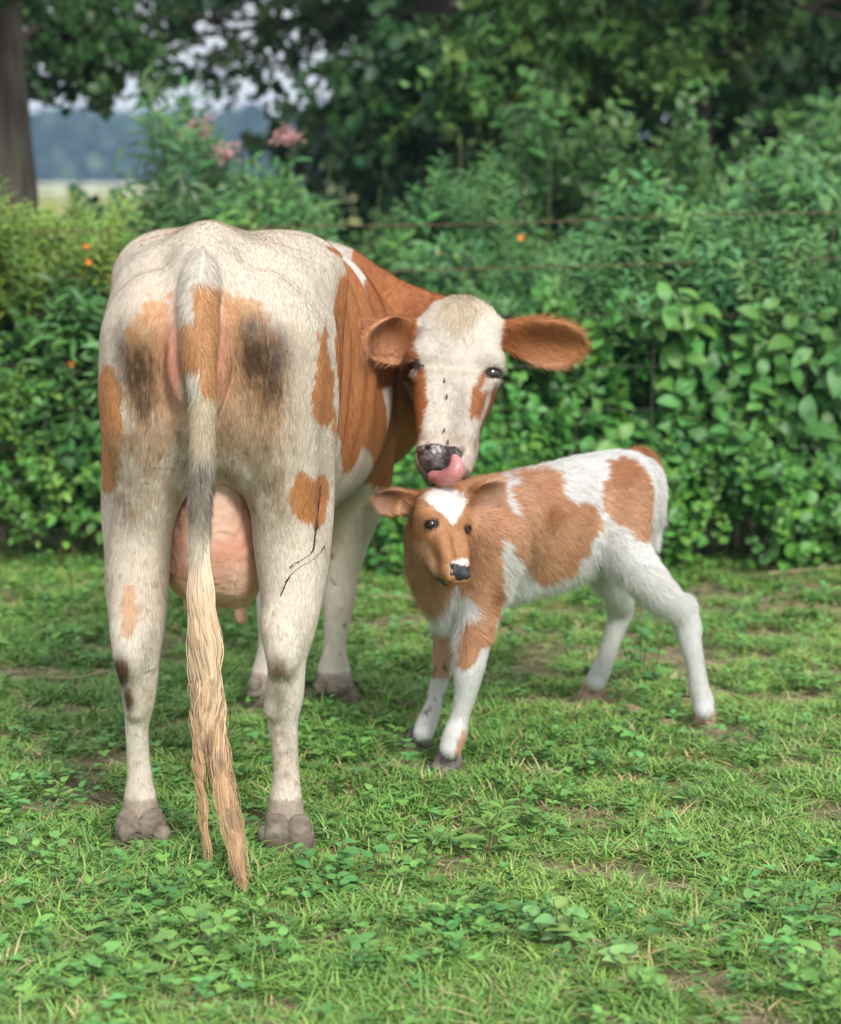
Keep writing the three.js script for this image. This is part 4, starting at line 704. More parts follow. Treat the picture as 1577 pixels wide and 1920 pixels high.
  part('nose', shift(toGeometry(nm, (p) => mixC([0.022, 0.018, 0.02], [0.17, 0.12, 0.12], clamp(0.2 + 1.4 * fbm(p[0] * 45, p[1] * 45, p[2] * 45, 2)))), base), noseMat, cow);
  const tg = meshSDF([...chain([[[0.033,0.777,-5.375], 0.014], [[0.06,0.776,-5.345], 0.021], [[0.085,0.79,-5.325], 0.0235], [[0.094,0.812,-5.325], 0.019], [[0.089,0.831,-5.335], 0.010]], 0.01)], [-0.012,0.744,-5.25].map((v, i) => v - [0.03, 0.03, 0.16][i]), [0.151,0.895,-5.25].map((v, i) => v + [0.03, 0.03, 0.06][i]), 0.0035, (x, y, z) => 0.0012 * nz3(x * 160, y * 160, z * 160) + 0.0007 * nz3(x * 420, y * 420, z * 420));
  part('tongue', shift(toGeometry(tg), base), tongueMat, cow);
  // udder
  const skin = (p) => { const a = fbm(p[0] * 14, p[1] * 14, p[2] * 14, 3); return mixC([0.66, 0.31, 0.21], [0.72, 0.47, 0.35], clamp(0.5 + 1.3 * a + sstep(0.68, 0.84, p[1]) * 0.5)); };
  const skinMat = new THREE.MeshStandardMaterial({ vertexColors: true, roughness: 0.62 });
  const ud = meshSDF([ell([-0.5,0.673,-4.98], [0.116, 0.155, 0.18], 0.03), ell([-0.543,0.632,-4.93], [0.072, 0.09, 0.1], 0.04), ell([-0.441,0.628,-4.92], [0.068, 0.092, 0.1], 0.04), ...chain([[[-0.48,0.914,-4.845], 0.032], [[-0.482,0.804,-4.86], 0.075], [[-0.487,0.711,-4.88], 0.09]], 0.06), cone([-0.44,0.567,-4.92], [-0.437,0.537,-4.92], 0.035, 0.02, 0.03)], [-0.602,0.504,-4.7].map((v, i) => v - [0.02, 0.02, 0.6][i]), [-0.338,0.939,-4.7].map((v, i) => v + [0.02, 0.02, 0.05][i]), 0.0055,
    (x, y, z) => 0.004 * fbm(x * 24, y * 34, z * 24, 3) + 0.0012 * nz3(x * 110, y * 110, z * 110) - 0.0022 * sstep(0.08, 0, Math.abs(nz3(x * 13, y * 8, z * 13))));
  const udder = part('udder', shift(toGeometry(ud, skin), base), skinMat, cow);
  for (const [a, b] of [[[-0.437,0.55,-4.92], [-0.433,0.496,-4.915]], [[-0.558,0.555,-4.98], [-0.564,0.511,-4.98]]]) {
    const t = meshSDF([cone(a, b, 0.0225, 0.0145, 0.02)], sub(b, [0.05, 0.04, 0.05]), add(a, [0.05, 0.05, 0.05]), 0.004, (x, y, z) => 0.0012 * nz3(x * 60, y * 160, z * 60));
    part('teat', shift(toGeometry(t, skin), base), skinMat, udder);
  }
  // hooves with dewclaws
  for (const [c, f, dews] of [
    [[-0.657,0,-4.737], [0.1, 0, -1], [[-0.685,0.039,-4.675], [-0.605,0.036,-4.675]]], [[-0.307,0,-4.682], [0.06, 0, -1], [[-0.358,0.041,-4.66], [-0.268,0.036,-4.66]]],
    [[-0.457,0,-6.005], [-0.1, 0, -1], [[-0.486,0.079,-5.96], [-0.429,0.078,-5.96]]], [[-0.249,0,-6.037], [0.3, 0, -1], [[-0.293,0.073,-5.96], [-0.225,0.071,-5.96]]]]) {
    const hm = hoofGeometry(c, f, 0.118, 0.115, 0.066, c[0] * 9), hf = part('hoof', shift(toGeometry(hm, hoofCol), base), hornMat, cow);
    for (const d of dews) { const dm = meshSDF([ell(d, [0.021, 0.019, 0.022], 0.01), ell(add(d, [0, -0.012, 0.008]), [0.015, 0.013, 0.014], 0.01)], sub(d, [0.05, 0.05, 0.05]), add(d, [0.05, 0.05, 0.05]), 0.0045, (x, y, z) => 0.002 * nz3(x * 90, y * 90, z * 90)); part('dewclaw', shift(toGeometry(dm, hoofCol), base), hornMat, hf); }
  }
  // tail: fleshy stem with short hair, then the long switch
  const stem = [[[-0.496,1.39,-4.84], 0.03], [[-0.494,1.348,-4.745], 0.042], [[-0.494,1.286,-4.665], 0.043], [[-0.49,1.188,-4.615], 0.041], [[-0.486,1.119,-4.595], 0.0335], [[-0.482,1.049,-4.585], 0.0275], [[-0.484,0.943,-4.58], 0.026], [[-0.489,0.835,-4.58], 0.0225], [[-0.494,0.738,-4.58], 0.019], [[-0.495,0.641,-4.58], 0.014]];
  const tailCol = (p) => {
    const [x, y] = p, f = nz3(x * 60, y * 30, 4), s = nz3(x * 200, y * 20, 8);
    let c = [0.67, 0.615, 0.53]; const side = x + 0.49 + 0.012 * f; // white down the left edge near the root
    if (y < 1.315 && y > 1.075 && !(y > 1.235 && side < -0.012) && !(y < 1.13 && side < 0.004 && y < 1.13)) c = mixC([0.50, 0.235, 0.09], [0.58, 0.32, 0.15], 0.5 + 0.5 * f);
    if (y < 1.075 && y > 0.95) c = mixC([0.70, 0.60, 0.46], [0.48, 0.36, 0.23], clamp(0.4 + 0.6 * s));
    if (y < 0.80) c = mixC([0.76, 0.68, 0.56], [0.42, 0.33, 0.25], clamp(0.3 + 0.8 * s) * 0.7 * sstep(0.66, 0.74, y));
    c = mixC(c, [0.17, 0.12, 0.085], clamp((0.7 + 0.6 * s) * sstep(0.97, 0.92, y) * sstep(0.755, 0.83, y)));
    return c;
  };
  const tm = meshSDF(chain(stem, 0.02), [-0.64, 0.56, -4.9], [-0.36, 1.44, -4.48], 0.0045, (x, y, z) => 0.003 * nz3(x * 30, y * 12, z * 30) - 0.0025 * sstep(0.008, 0, Math.abs(x + 0.488)) * sstep(1.0, 1.1, y));
  const tail = part('tail', shift(toGeometry(tm, tailCol), base), coatMat, cow);
  const tf = furGeometry(tm, 26000, 5, { hair: (p, n, R) => ({ dir: [(p[0] + 0.49) * 4 + 0.5 * nz3(p[0] * 30, p[1] * 30, 2), -1, 0], col: tailCol([p[0] + (R() - 0.5) * 0.008, p[1] + (R() - 0.5) * 0.02, p[2]]), len: p[1] < 1.0 ? 0.034 : 0.022, w: 0.0015, lift: 0.16, vary: 0.22, mess: 0.4, seg: 2 }) });
  part('fur', shift(tf, base), hairMat, tail).userData.kind = 'stuff';
  { // switch: wavy locks of long hair
    const R = rng(77), pos = [], nrm = [], col = [], idx = [];
    const locks = []; const main = [[-0.489,0.817,-4.575], [-0.492,0.716,-4.57], [-0.492,0.626,-4.565], [-0.486,0.523,-4.56], [-0.481,0.413,-4.56], [-0.47,0.314,-4.56], [-0.452,0.214,-4.56], [-0.427,0.132,-4.5], [-0.403,0.075,-4.41], [-0.378,0.029,-4.27]];
    const thin = [[-0.49,0.817,-4.575], [-0.497,0.716,-4.57], [-0.502,0.625,-4.57], [-0.506,0.522,-4.565], [-0.507,0.413,-4.56], [-0.504,0.314,-4.56], [-0.503,0.226,-4.56], [-0.497,0.151,-4.56], [-0.487,0.089,-4.52], [-0.474,0.028,-4.44]];
    for (let k = 0; k < 46; k++) locks.push({ c: main, end: k < 16 ? 0.94 + R() * 0.06 : 0.38 + 0.55 * R(), a: R() * 6.28, rad: 0.2 + 0.8 * Math.sqrt(R()), ph: R() * 6.28, fr: 34 + 14 * R(), amp: 0.003 + 0.006 * R(), tone: R(), twist: true });
    for (let k = 0; k < 9; k++) locks.push({ c: thin, end: k < 3 ? 0.93 + R() * 0.07 : 0.5 + R() * 0.3, a: R() * 6.28, rad: 0.25 + 0.5 * R(), ph: R() * 6.28, fr: 40 + 12 * R(), amp: 0.005 + 0.004 * R(), tone: 0.3 + R() * 0.5, thin: true });
    const wid = (t) => 0.029 * (t < 0.3 ? 0.55 + 0.45 * sstep(0.08, 0.3, t) : 1 - 0.84 * sstep(0.36, 0.95, t)) + 0.0015; // half width of the whole switch
    for (const L of locks) {
      const cc = spline(L.c, 8), N = cc.length - 1, H = L.thin ? 18 : 44;
      for (let s = 0; s < H; s++) {
        const da = (R() - 0.5) * 0.9, dr = (R() - 0.5) * 0.5, end = L.end * (1 - 0.25 * R() * R()), seg = 40, t0 = 0.02 + R() * 0.24, fly = R() < 0.22 ? 5 : 1, jx = (R() - 0.5) * 0.009 * fly, w0 = 0.0008 + 0.0006 * R();
        const tone = 0.68 + 0.56 * R(), base0 = pos.length / 3, fz = (R() - 0.5) * 0.3;
        for (let i = 0; i <= seg; i++) {
          const t = t0 + (end - t0) * (i / seg), f = Math.min(N - 1e-4, t * N), a = Math.floor(f), P0 = mixA(cc[a], cc[a + 1], f - a);
          const ww = L.thin ? 0.009 : wid(t), tw = L.twist ? 16 * Math.max(0, t - 0.42) : 0, an = L.a + da * (1 - 0.55 * t) + tw, rr = ww * clamp(L.rad + dr);
          const wave = L.amp * sstep(0.1, 0.4, t) * (1 - 0.5 * t), q = [P0[0] + Math.cos(an) * rr + wave * Math.sin(t * L.fr + L.ph + fz) + jx * t, P0[1], P0[2] + Math.sin(an) * rr * 0.6 + wave * Math.cos(t * L.fr + L.ph + fz)];
          const hw = w0 * (1 - 0.75 * (i / seg) ** 2), sx = Math.cos(an * 0.5 + s) * 0.4; // flat strip turned mostly towards +z
          pos.push(q[0] - hw, q[1], q[2] + hw * sx, q[0] + hw, q[1], q[2] - hw * sx);
          const nn = norm([Math.cos(an) * 0.6 + sx * 0.5, 0.25, 0.9]); nrm.push(...nn, ...nn);
          let c = mixC(mixC([0.70, 0.60, 0.47], [0.70, 0.52, 0.33], sstep(0.1, 0.28, t)), [0.52, 0.29, 0.135], clamp(sstep(0.3, 0.7, t) * 0.8 + (L.tone - 0.5) * 0.6));
          c = mixC(c, [0.26, 0.17, 0.11], clamp(sstep(0.5, 0.95, L.tone) * 0.75 * sstep(0.2, 0.4, t)));
          for (let z = 0; z < 2; z++) col.push(c[0] * tone, c[1] * tone, c[2] * tone);
        }
        for (let i = 0; i < seg; i++) { const b = base0 + i * 2; idx.push(b, b + 3, b + 1, b, b + 2, b + 3); }
      }
    }
    for (let t = 0; t < idx.length; t += 3) { const g = (i) => [pos[idx[t + i] * 3], pos[idx[t + i] * 3 + 1], pos[idx[t + i] * 3 + 2]], c = cross(sub(g(1), g(0)), sub(g(2), g(0))); if (c[2] < 0) { const q = idx[t + 1]; idx[t + 1] = idx[t + 2]; idx[t + 2] = q; } }
    part('tail_switch', shift(toGeo(pos, nrm, col, idx), base), hairMat, tail);
  }
  // dark dried streak down the right thigh
  const dry = [];
  for (const [l, r] of [[mm([[-237,831,-4855],[-241,787,-4865],[-242,759,-4794],[-244,737,-4779],[-248,701,-4761],[-254,686,-4749],[-267,679,-4734],[-281,672,-4724],[-293,668,-4718],[-302,657,-4714]]), 0.0048], [mm([[-226,695,-4807],[-236,681,-4776],[-256,669,-4741],[-276,661,-4722],[-295,647,-4711],[-305,635,-4707],[-314,616,-4702],[-322,596,-4694]]), 0.0042], [mm([[-281,672,-4724],[-286,667,-4720],[-295,662,-4716]]), 0.004]]) {
    const c = spline(l, 6), seg = 6, pos = [], idx = [];
    c.forEach((q, i) => { const rr = r * (0.55 + 0.7 * Math.abs(nz3(i * 0.45, l.length, 3.3)) + (nz3(i * 0.21, 1, l.length) > 0.25 ? 0.7 : 0)) * (i === 0 || i === c.length - 1 ? 0.2 : 1); const o = [q[0] + 0.002 * nz3(i * 0.6, 5, 1), q[1], q[2] + 0.001]; for (let a = 0; a < seg; a++) { const t = (a / seg) * 6.2832; pos.push(o[0] + Math.cos(t) * rr * 0.8, o[1] + Math.cos(t) * rr * 0.5, o[2] + Math.sin(t) * rr * 0.7); } });
    for (let i = 0; i + 1 < c.length; i++) for (let a = 0; a < seg; a++) { const p0 = i * seg + a, p1 = i * seg + ((a + 1) % seg); idx.push(p0, p1, p0 + seg, p1, p1 + seg, p0 + seg); }
    const g = new THREE.BufferGeometry(); g.setAttribute('position', new THREE.BufferAttribute(new Float32Array(pos), 3)); g.setIndex(idx); g.computeVertexNormals(); dry.push(g);
  }
  part('dried_streak', shift(mergeGeometries(dry), base), new THREE.MeshStandardMaterial({ color: new THREE.Color(0.035, 0.022, 0.02), roughness: 0.75 }), cow).userData.label = 'dark branching dried streak down the right thigh';
  // flies
  const where = ['between the eyes', 'halfway down the nose bridge', 'above the muzzle', 'just above the nose pad'];
  const flyMat = new THREE.MeshStandardMaterial({ color: new THREE.Color(0.02, 0.02, 0.02), roughness: 0.5 }), wingMat = new THREE.MeshStandardMaterial({ color: new THREE.Color(0.07, 0.065, 0.06), roughness: 0.5 });
  mm([[64,1012,-5527],[70,971,-5506],[63,886,-5465],[73,856,-5453]]).forEach((p, i) => {
    const f = thing('fly', 'tiny dark fly on the cow\'s white face ' + where[i], 'fly', add(p, C.fr[2], 0.005), 'flies on the cow\'s face');
    part('body', mergeGeometries([new THREE.SphereGeometry(0.0026, 8, 6).scale(1, 1.7, 0.9), new THREE.SphereGeometry(0.0018, 8, 6).translate(0, 0.005, 0)]), flyMat, f);
    for (const d of [-1, 1]) part('wing', new THREE.SphereGeometry(0.0022, 6, 4).scale(0.7, 2, 0.15).rotateZ(d * 0.18).translate(d * 0.0012, -0.003, 0.0022), wingMat, f);
  });
}
//<<BUILD


// ---------- calf ----------
const K = {};
{
  const H = [0.575, 0, -5.86], Sh = [0.075, 0, -5.44], ax = norm(sub(Sh, H)), fr = [norm(cross(ax, [0, 1, 0])), ax, [0, 1, 0]];
  K.ax = ax; K.side = fr[0].map((v) => -v);
  const L = Math.hypot(...sub(Sh, H)), S = (y, x, zc, w, f, b, n) => ({ y, x, z: zc, w, f, b, n });
  const b = [loft(H, fr, [
    S(-0.07, 0, 0.65, 0.085, 0.11, 0.12, 2.2), S(0, 0, 0.635, 0.105, 0.145, 0.14, 2.4), S(0.1, 0, 0.615, 0.105, 0.165, 0.15, 2.4), S(0.2, 0, 0.6, 0.108, 0.175, 0.165, 2.3),
    S(0.35, 0, 0.59, 0.125, 0.172, 0.175, 2.2), S(0.5, 0, 0.585, 0.13, 0.165, 0.175, 2.2), S(L, 0, 0.585, 0.108, 0.158, 0.16, 2.1), S(L + 0.07, 0, 0.58, 0.075, 0.12, 0.12, 2)], 0.04, 0.06, 0.05)];
  const k = 0.05;
  b.push(...chain([[[0.583,0.691,-5.74], 0.07], [[0.564,0.543,-5.68], 0.068], [[0.63,0.449,-5.66], 0.052], [[0.706,0.366,-5.7], 0.042], [[0.739,0.323,-5.72], 0.038], [[0.757,0.262,-5.72], 0.032], [[0.774,0.191,-5.72], 0.026], [[0.787,0.123,-5.72], 0.028], [[0.797,0.089,-5.72], 0.03], [[0.801,0.064,-5.71], 0.027]], k));
  b.push(...chain([[[0.743,0.367,-5.73], 0.02], [[0.759,0.345,-5.74], 0.016], [[0.768,0.293,-5.73], 0.016]], 0.03));
  b.push(...chain([[[0.559,0.59,-5.95], 0.07], [[0.545,0.448,-5.95], 0.062], [[0.582,0.345,-5.99], 0.046], [[0.592,0.279,-6.04], 0.037], [[0.575,0.207,-6.05], 0.028], [[0.555,0.142,-6.05], 0.026], [[0.537,0.093,-6.05], 0.03], [[0.524,0.065,-6.04], 0.028]], k));
  b.push(...chain([[[0.197,0.614,-5.36], 0.085], [[0.163,0.502,-5.35], 0.066], [[0.154,0.421,-5.33], 0.048], [[0.139,0.347,-5.31], 0.043], [[0.127,0.284,-5.3], 0.04], [[0.118,0.214,-5.3], 0.029], [[0.103,0.149,-5.3], 0.024], [[0.089,0.101,-5.29], 0.03], [[0.08,0.072,-5.28], 0.028]], k));
  b.push(...chain([[[0.089,0.484,-5.52], 0.075], [[0.082,0.393,-5.53], 0.05], [[0.072,0.319,-5.53], 0.037], [[0.063,0.239,-5.52], 0.029], [[0.046,0.172,-5.52], 0.022], [[0.034,0.123,-5.51], 0.022], [[0.017,0.077,-5.5], 0.027], [[0.008,0.055,-5.49], 0.026]], k));
  // neck and brisket
  b.push(...chain([[[0.209,0.629,-5.48], 0.12], [[0.129,0.638,-5.43], 0.1], [[0.079,0.66,-5.38], 0.078]], 0.05));
  b.push(...chain([[[0.096,0.481,-5.42], 0.08], [[0.064,0.553,-5.42], 0.068], [[0.05,0.621,-5.4], 0.056]], 0.05));
  b.push(...chain([[[0.047,0.471,-5.4], 0.04], [[0.066,0.413,-5.4], 0.036]], 0.05));
  const po = [0.065,0.757,-5.31], mz = [0.107,0.551,-5.17], hf = frameOf(sub(po, mz), [0.74, 0.1, 1]);
  const s = 0.505, hd = headPrims(po, hf, s, true);
  K.ears = [[[-0.012,0.716,-5.37], [-0.117,0.718,-5.33], 0.042], [[0.118,0.713,-5.335], [0.211,0.762,-5.33], 0.042]];
  K.head = hd; K.hf = hf; K.s = s; K.po = po;
  b.push(...hd.prims.filter((p) => !p.sub));
  b.push(earPrim([-0.012,0.716,-5.37], [-0.117,0.718,-5.33], [0.3, -0.3, 1], 0.034, 0.006, 0.016, 0.012, earShape));
  b.push(earPrim([0.118,0.713,-5.335], [0.211,0.762,-5.33], [0.25, -0.45, 1], 0.034, 0.006, 0.016, 0.012, earShape));
  b.push(...hd.prims.filter((p) => p.sub));
  K.disp = (x, y, z) => 0.0015 * fbm(x * 16, y * 16, z * 16, 2) + (y > 0.43 ? 0.0016 * nz3(x * 40, y * 28, z * 40) : 0);
  K.prims = b; K.lo = [-0.16, 0.03, -6.22]; K.hi = [0.92, 0.86, -5.05];
}
//BUILD>>
const KP = { front: mm([[-77,679],[96,783],[225,757],[299,762],[347,763],[372,751],[380,729],[380,701],[409,682],[450,678],[475,657],[495,616],[495,584],[463,577],[459,527],[424,520],[411,498],[357,476],[309,477],[281,506],[242,594],[210,640],[203,597],[202,545],[209,492],[205,425],[188,392],[183,347],[157,336],[138,300],[114,284],[96,296],[102,345],[114,405],[154,436],[126,478],[97,524],[62,479],[35,428],[-9,420],[-59,503]]), rump: mm([[512,765],[561,773],[593,761],[620,739],[636,697],[641,640],[640,575],[609,561],[581,569],[559,602],[524,623],[495,648],[489,686],[493,717],[516,727]]), streak: mm([[217,754],[261,750],[263,747],[252,743],[229,742],[224,728],[239,704],[251,680],[237,687],[218,704],[209,735]]), legR: mm([[36,350],[74,351],[96,348],[87,291],[78,208],[36,208],[29,278]]), fet: mm([[105,124],[116,122],[120,83],[105,39],[87,41],[93,92]]), blaze: mm([[-59,-28],[-40,-13],[46,37],[50,14],[70,19],[49,-27],[56,-44],[30,-77],[9,-102],[-5,-110],[-23,-84],[-43,-65],[-59,-52]]), noseW: mm([[-29,-216],[-2,-200],[17,-198],[35,-206],[89,-185],[12,-232],[-1,-228],[-17,-226]]), nose: mm([[-34,-220],[-20,-217],[14,-219],[88,-175],[91,-188],[94,-205],[25,-254],[-4,-254],[-33,-250]]) };
const isCalfHead = (h, p) => (Math.abs(h[0]) > 0.06 && onEar(K, p)) || (h[1] > -0.28 && h[1] < 0.05 && Math.abs(h[0]) < 0.075 && h[2] > (h[1] > -0.11 ? -0.105 : -0.085));
function calfColor(p, n) {
  const [x, y, z] = p, fine = nz3(x * 80, y * 80, z * 80), big = fbm(x * 8, y * 8, z * 8, 3), h = inHead(K, p);
  const br = mixC([0.50, 0.24, 0.115], [0.60, 0.345, 0.20], clamp(0.5 + 1.1 * big + 0.2 * fine)), wh = mixC([0.76, 0.755, 0.74], [0.70, 0.675, 0.63], clamp(0.2 + big));
  if (isCalfHead(h, p)) {
    const ax = Math.abs(h[0]);
    if (ax > 0.06 && onEar(K, p)) { let c = mixC([0.46, 0.21, 0.09], [0.62, 0.42, 0.29], clamp((ax - 0.066) * 9 + 0.3 * fine)); if (n[2] > 0.2 && ax > 0.075) c = mixC(c, [0.62, 0.36, 0.27], 0.4); return c; }
    if (ax < 0.056 && patch(KP.blaze, h[0], h[1], 0.004)) return [0.84, 0.81, 0.77];
    let c = mixC([0.45, 0.20, 0.08], [0.57, 0.31, 0.15], clamp(0.45 + 0.8 * big + 0.2 * fine));
    if (h[1] > -0.02) c = mixC(c, [0.36, 0.13, 0.045], 0.7);
    if (patch(KP.noseW, h[0], h[1], 0.003)) return [0.82, 0.76, 0.74];
    const q = [Math.hypot(ax - 0.0535, (h[1] + 0.104) * 1.25, (h[2] + 0.02) * 0.8)]; if (q[0] < 0.0195) return [0.04, 0.022, 0.015];
    if (h[1] < -0.13 && h[2] < -0.05) c = mixC(c, [0.6, 0.42, 0.28], 0.6);
    return c;
  }
  let c = wh;
  if (patch(KP.front, x, y, 0.007)) { c = br; if (y < 0.5) c = mixC(c, [0.56, 0.38, 0.24], sstep(0.5, 0.42, y) * sstep(0.07, -0.0, x) * 0.55); if (y > 0.45 && x > 0.12 && z < -5.35) c = mixC(c, [0.40, 0.17, 0.065], clamp(1.6 * blob(x, y, [0.297,0.768].map((v, i) => (i ? v * 0.77 + 0.06 : v * 1.18)), 0.03, 0.03))); }
  if (y > 0.4) { const k = blob(x, y, [0.19, 0.475], 0.018, 0.035); if (c[2] < 0.4) c = mixC(c, [0.30, 0.10, 0.035], clamp(k)); }
  if (patch(KP.rump, x, y, 0.007)) c = mixC(br, [0.40, 0.165, 0.06], sstep(0.68, 0.75, y) * 0.8);
  if (x < 0.06 && y > 0.64) c = br;
  if (patch(KP.streak, x, y, 0.004)) c = wh;
  if (patch(KP.legR, x, y, 0.005) && z < -5.42) c = mixC(br, [0.62, 0.42, 0.27], 0.6);
  if (patch(KP.fet, x, y, 0.004) && z > -5.4) c = mixC(br, [0.66, 0.45, 0.32], 0.5);
  if (y < 0.24 && c[2] > 0.5) { const m = sstep(0.35, 0.7, nz3(x * 70, y * 40, z * 70)); c = mixC(c, [0.4, 0.3, 0.2], m * 0.4); }
  if (z < -5.42 && x < 0.09 && y < 0.26 && y > 0.1) { const m = sstep(0.25, 0.45, nz3(x * 90, y * 45, z * 60 + 2)); c = mixC(c, [0.05, 0.04, 0.03], m * 0.85); }
  return c;
}
const calfHoofCol = (p) => mixC(p[0] > 0.4 ? [0.34, 0.24, 0.15] : [0.10, 0.09, 0.10], [0.36, 0.27, 0.2], clamp(0.2 + 1.6 * fbm(p[0] * 45, p[1] * 45, p[2] * 45, 2)));
{
  const base = [0.35, 0, -5.65];
  const calf = thing('calf', 'small tan and white spotted calf standing on the grass beside the cow, facing us', 'calf', base);
  const body = meshSDF(K.prims, K.lo, K.hi, 0.0046, K.disp);
  console.log('calf body', body.idx.length / 3);
  part('body', shift(toGeometry(body, calfColor), base), coatMat, calf);
  const back = K.ax.map((v) => -v);
  const fur = furGeometry(body, 230000, 23, {
    weight: (p, n) => (n[2] > -0.3 ? 1 : 0.35) * (isCalfHead(inHead(K, p), p) ? 1.7 : 1),
    hair: (p, n, R) => {
      const q = [p[0] + (R() - 0.5) * 0.006, p[1] + (R() - 0.5) * 0.01, p[2] + (R() - 0.5) * 0.006], h = inHead(K, p), c = calfColor(q, n);
      if (isCalfHead(h, p)) {
        if (polyDist(KP.nose, h[0], h[1]) < 0.002 && h[2] > -0.06) return null;
        if (Math.hypot(Math.abs(h[0]) - 0.0535, h[1] + 0.104, h[2] + 0.02) < 0.0145) return null;
        if (Math.abs(h[0]) > 0.06 && onEar(K, p)) return { dir: add(add([0, -0.3, 0], K.hf[0], Math.sign(h[0])), K.hf[1], 0.5), col: c, len: 0.015, w: 0.0009, lift: 0.4, vary: 0.22, mess: 0.9, seg: 2 };
        return { dir: add(add([0, 0, 0], K.hf[0], h[0] * 12), K.hf[1], h[1] > -0.06 ? 0.3 : -1), col: c, len: h[1] > -0.03 ? 0.015 : 0.008, w: 0.0009, lift: 0.2, vary: 0.2, mess: 0.55 };
      }
      const clump = nz3(p[0] * 55, p[1] * 55, p[2] * 55), low = n[1] < -0.25 || (p[0] < 0.12 && p[1] < 0.56 && p[1] > 0.36), leg = p[1] < 0.36;
      const dir = leg ? [0.3 * clump, -1, -0.2] : add(add(back, [0, -0.75, 0]), [clump, 0.6 * nz3(p[0] * 45 + 9, p[1] * 45, p[2] * 45), 0], 0.55);
      const vary = c[2] > 0.45 ? 0.11 : 0.22;
      return leg ? { dir, col: c, len: 0.011, w: 0.0011, lift: 0.18, vary, mess: 0.4 } : { dir, col: c, len: low ? 0.038 : 0.025, w: 0.0014, lift: low ? 0.3 : 0.22 + 0.12 * clump, vary: vary + 0.08, mess: 0.5, seg: 2, curl: 0.4, droop: 0.1, grav: low ? 0.25 : 0.05 };
    },
  });
  part('fur', shift(fur, base), hairMat, calf).userData.kind = 'stuff';
  for (const d of [-1, 1]) part('eye', shift(new THREE.SphereGeometry(0.0155, 24, 18).translate(...K.head.q(d * 0.103, -0.205, -0.044)), base), eyeMat, calf);
  const clip = { k: 0.003, sub: true, f: (x, y, z) => { const h = inHead(K, [x, y, z]); return -Math.max(polyDist(KP.nose, h[0], h[1]) + 0.001, -0.07 - h[2]); } };
  const cN = [0, 1].map((i) => KP.nose.reduce((s, q) => s + q[i], 0) / KP.nose.length);
  const nc = K.head.q(0, -0.46, -0.05), nm = meshSDF([...K.prims, clip], add(nc, [0.07, 0.07, 0.07], -1), add(nc, [0.07, 0.07, 0.07]), 0.002, (x, y, z) => -0.0012 + 0.0006 * nz3(x * 250, y * 250, z * 250));
  part('nose', shift(toGeometry(nm, (p) => { const h = inHead(K, p), a = nz3(h[0] * 110, h[1] * 110, 4) + 0.5 * nz3(h[0] * 240, h[1] * 240, 1); return Math.hypot((h[0] - cN[0]) / 0.013, (h[1] - cN[1] - 0.006) / 0.0085) + 0.7 * a < 0.85 ? [0.62, 0.38, 0.38] : [0.022, 0.02, 0.024]; }), base), noseMat, calf);
  for (const [c, f, w] of [[[-0.008,0,-5.533], [-0.55, 0, 0.75], 0.058], [[0.067,0,-5.31], [-0.6, 0, 0.7], 0.062], [[0.811,0,-5.78], [-0.2, 0, 0.8], 0.06], [[0.513,0,-6.088], [-0.75, 0, 0.5], 0.056]]) {
    const hm = hoofGeometry(c, f, w * 1.05, 0.068, 0.048, c[0] * 7), hf = part('hoof', shift(toGeometry(hm, calfHoofCol), base), hornMat, calf);
    const F = norm(f), S = [-F[2], 0, F[0]];
    for (const s of [-1, 1]) { const d = add(add(add(c, F, -0.036), S, s * 0.016), [0, 0.07, 0]), dm = meshSDF([ell(d, [0.009, 0.01, 0.009], 0.01)], sub(d, [0.03, 0.03, 0.03]), add(d, [0.03, 0.03, 0.03]), 0.0035); part('dewclaw', shift(toGeometry(dm, calfHoofCol), base), hornMat, hf); }
  }
  // short tail lying against the rump
  const tp = [[[0.616,0.764,-5.93], 0.018], [[0.659,0.747,-5.96], 0.019], [[0.679,0.707,-5.95], 0.0165], [[0.683,0.641,-5.92], 0.014], [[0.679,0.567,-5.9], 0.012], [[0.672,0.475,-5.89], 0.010]];
  const tc = (p) => (p[1] > 0.705 ? [0.45, 0.19, 0.07] : [0.84, 0.82, 0.79]);
  const tm = meshSDF(chain(tp, 0.01), [0.5, 0.5, -6.05], [0.8, 0.86, -5.8], 0.004);
  const tail = part('tail', shift(toGeometry(tm, tc), base), coatMat, calf);
  part('fur', shift(furGeometry(tm, 9000, 9, { hair: (p, n, R) => ({ dir: [0.15, -1, 0], col: tc(add(p, [0, (R() - 0.5) * 0.02, 0])), len: 0.026, w: 0.0011, lift: 0.3, vary: 0.15, mess: 0.5, seg: 2 }) }), base), hairMat, tail).userData.kind = 'stuff';
}
//<<BUILD


